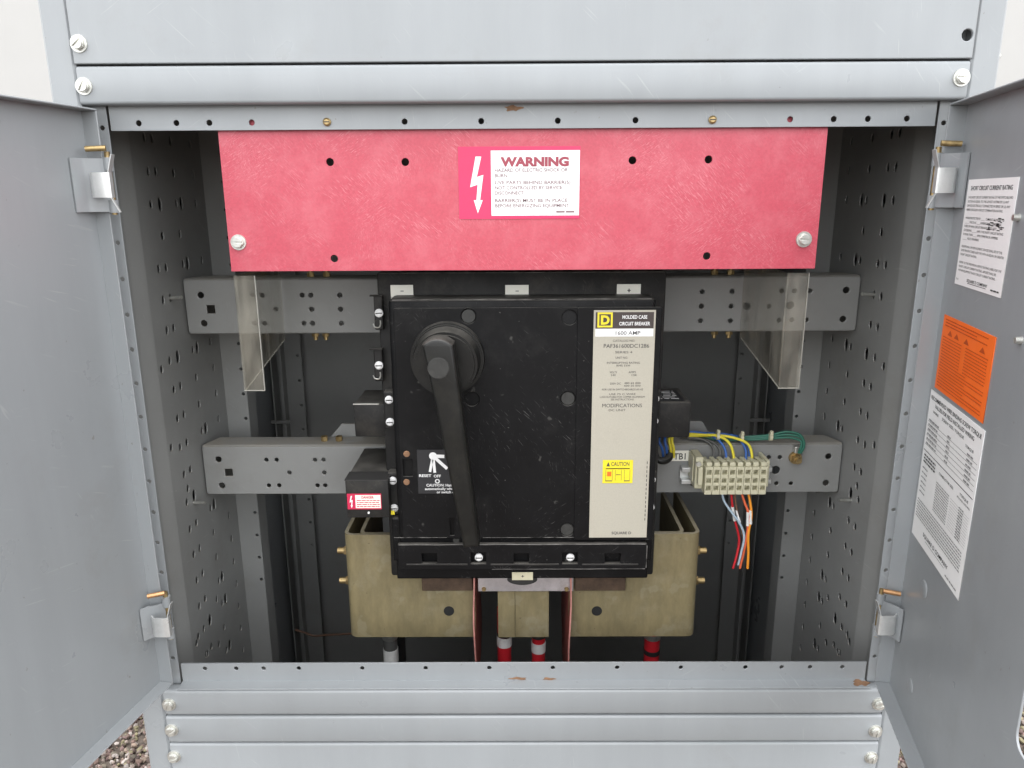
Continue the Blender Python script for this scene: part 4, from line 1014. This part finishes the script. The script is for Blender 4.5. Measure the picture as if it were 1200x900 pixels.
bm = bmesh.new(); box(bm, xa-.011, xa-.0004, YT+.012, .198, zb0+.004, zb1+.010, .001); box(bm, xa-.0085, xa-.002, YT+.004, YT+.0118, zb0+.012, zb1-.002, .001); box(bm, xa-.013, xa-.0112, YT+.02, .198, zb0+.012, zb1+.008, .0006)
ec = obj('end_clamp', bm, beige, tb); 
bm = bmesh.new(); cyl(bm, (xa-.0075, YT+.0118, zb1+.001), (xa-.0075, YT+.008, zb1+.001), .0036, seg=14); obj('clamp_screw', bm, zinc_dull, ec)
bm = bmesh.new(); box(bm, xb+.0004, xb+.005, YT+.008, .198, zb0+.008, zb1+.006, .001); obj('end_clamp', bm, beige, tb)
bm = bmesh.new()
rx0 = B(799, 555, .185)[0]; rx1 = B(905, 555, .185)[0]; zc = B(810, 558, .185)[1]
box(bm, rx0, rx1, .1955, .1985, zc-.0065, zc+.0065); 
for sgn in (1, -1): box(bm, rx0, rx1, .1850, .1990, zc+sgn*.009-.0035, zc+sgn*.009+.0035, .0012, 2)
obj('din_rail', bm, zinc, tb)
# TB1 marker tag
s, M = px_sticker(783, 528, 806.5, 540, .1985, creamp); s.text('TB1', s.w*.28, s.h*.16, s.h*.85, greyp, 'LEFT', .02, fit=s.w*.58)
tg = s; tgm = thing('marker_tag', 'small cream tag reading TB1 stuck on the lower rail', 'tag', (M.translation.x, .1985, M.translation.z)); s.place('film', M, tgm)

def wire(pts, m_, label, r=.0021, group='control wires at the terminal block', extra=None):
    P = []
    for u, v, Y in pts:
        x, z = B(u, v, Y); P.append((x, Y, z))
    r *= .86
    bm = bmesh.new(); tube(bm, P, r, 8, 0, 8)
    mats = [m_]
    if extra:
        for k, ((u0, v0, Y0), (u1, v1, Y1), mm) in enumerate(extra):
            a = B(u0, v0, Y0); b = B(u1, v1, Y1); cyl(bm, (a[0], Y0, a[1]), (b[0], Y1, b[1]), r*1.25, seg=10, mi=k+1); mats.append(mm)
    return solo('control_wire', bm, mats, label, 'wire', group, smooth=60)
def way(k): return 819.5+(k+.5)*9.75
YW = .176
wire([(800, 508, .215), (822, 509.5, .205), (842, 511, .195), (855, 520, .185), (860, 536, .180), (859, 546, .176)], w_yellow, 'yellow green wire dropping into the middle of the terminal block top', .0023)
wire([(800, 511, .214), (840, 510.5, .20), (860, 513, .192), (876, 520, .186), (881, 532, .181), (880.5, 546, .177)], w_yellow, 'yellow wire bending into the terminal block near the green wires', .0023)
wire([(800, 505.5, .218), (826, 508, .208), (842, 516, .196), (850, 528, .186), (851, 546, .178)], w_blue, 'blue wire dropping into the terminal block left of the yellow green wire', .0021)
wire([(800, 507, .220), (850, 509, .206), (866, 515, .196), (874, 528, .188), (873, 546, .178)], w_blue, 'blue wire dropping into the terminal block just before the yellow wire', .0021)
wire([(800, 506, .224), (858, 510, .212), (872, 517, .200), (878, 530, .190), (877, 546, .180)], w_blue, 'second blue wire bending close behind the yellow wire', .0019)
wire([(806, 512, .212), (826, 516, .202), (836, 526, .192), (835, 540, .184), (832, 548, .178)], w_grey, 'dark grey wire dropping into the end of the terminal block', .0021)
wire([(806, 514, .214), (830, 516, .206), (843, 526, .194), (843, 540, .186), (841, 548, .178)], w_grey, 'second dark grey wire beside the blue wire at the terminal block', .0021)
for k, (dv, du) in enumerate(((0, 0), (3, 3.5), (6, -3))):
    wire([(806, 510+dv*.3, .22), (845, 513+dv*.4, .210), (872, 512+dv*.6, .200), (900, 510+dv*.7, .192), (922, 506+dv*1.1, .188), (938+du*.3, 510+dv, .184), (942+du*.4-dv*.3, 522, .182), (937+du*.4, 531, .184)], w_green, 'green earth wire running along the rail to the brass lug', .0020, 'green earth wires to the lug')
lug = thing('earth_lug', 'brass earth lug bolted to the lower rail at the end of the green wires', 'lug', (B(933, 535, .2)[0], .2, B(933, 545, .2)[1]))
x, z = B(932.5, 537, .195)
bm = bmesh.new(); cyl(bm, (x, .1995, z), (x, .1945, z), .0088, seg=20); cyl(bm, (x, .1945, z), (x, .186, z), .0064, seg=6); cyl(bm, (x, .186, z), (x, .182, z), .004, seg=14); obj('bolt', bm, brass, lug, smooth=30)
bm = bmesh.new(); box(bm, x-.004, x+.009, .190, .1985, z+.0085, z+.019, .0015); obj('crimp', bm, zinc_dull, lug)
for i, (u, v, Y) in enumerate(((841, 510, .197), (869, 512, .194), (903, 511, .189))):
    x, z = B(u, v, Y); bm = bmesh.new(); cyl(bm, (x-.002, Y, z-.001), (x+.002, Y, z-.001), .0058, seg=14); box(bm, x-.002, x+.002, Y-.006, Y-.001, z+.003, z+.009, .0006, 1)
    solo('cable_tie', bm, beige, ['cream cable tie round the blue and yellow wires', 'cream cable tie round wires above the yellow bend', 'cream cable tie round the green wires'][i], 'cable tie', smooth=30)
# bundle below the right auxiliary box
for k, (u, m_, lab) in enumerate(((770, w_blue, 'blue wire loop hanging below the black side box'), (776, w_blue, 'second blue wire loop hanging below the black side box'), (781, w_blue, 'third blue wire loop next to the yellow ones'), (786, w_yellow, 'yellow wire loop hanging in front of the cream tag'), (789.5, w_yellow, 'outer yellow wire loop hanging in front of the cream tag'))):
    wire([(u-1, 506, .19), (u-4 if k < 2 else u-2, 516, .178), (u+(-4 if k == 0 else 0), 526, .176), (u+2-k*.5, 536, .182)], m_, lab, .0023, 'wire loops below the side box')
x, z = B(774.5, 533, .176); bm = bmesh.new(); tube(bm, [(x-.010, .176, z+.006), (x-.007, .170, z-.003), (x+.002, .168, z-.006), (x+.011, .174, z-.004), (x+.013, .182, z+.002)], .0052, 12)
solo('rubber_boot', bm, black_handle, 'glossy black sleeve round the blue wire loops', 'sleeve', smooth=60)
# wires hanging below
sl = tape
wire([(846, 578, .165), (849, 588, .163), (857, 600, .162), (866, 612, .162), (872, 628, .163), (868, 650, .164), (865, 662, .165)], w_white, 'pale blue wire hanging lowest from the terminal block in a curve', .0019)
wire([(857, 578, .165), (858, 590, .166), (860, 605, .168), (866, 630, .170), (864, 648, .168), (859, 666, .167)], w_red, 'dark red wire hanging from the middle of the terminal block', .0021, extra=[((858, 594, .166), (861, 610, .168), sl)])
wire([(861, 578, .165), (862.5, 592, .164), (867, 612, .164), (872, 634, .166), (876, 648, .168), (876, 660, .168)], w_brown, 'thin brown wire crossing among the hanging wires', .0015, extra=[((863, 598, .164), (867, 612, .164), sl)])
wire([(869, 578, .165), (873, 590, .163), (877, 602, .162), (876, 622, .163), (872, 645, .165), (867, 666, .166)], w_coral, 'coral red wire hanging from the terminal block', .0021, extra=[((876.5, 600, .162), (876, 616, .1625), sl)])
wire([(877, 578, .165), (879, 588, .163), (880.5, 605, .162), (877, 626, .162), (877, 648, .163), (876, 666, .164)], w_orange, 'orange yellow wire hanging straight at the end of the terminal block', .0022, extra=[((879.5, 598, .1625), (879.5, 614, .162), sl)])
x, z = B(868, 664, .168)
SC.render.resolution_x = 1024; SC.render.resolution_y = 768
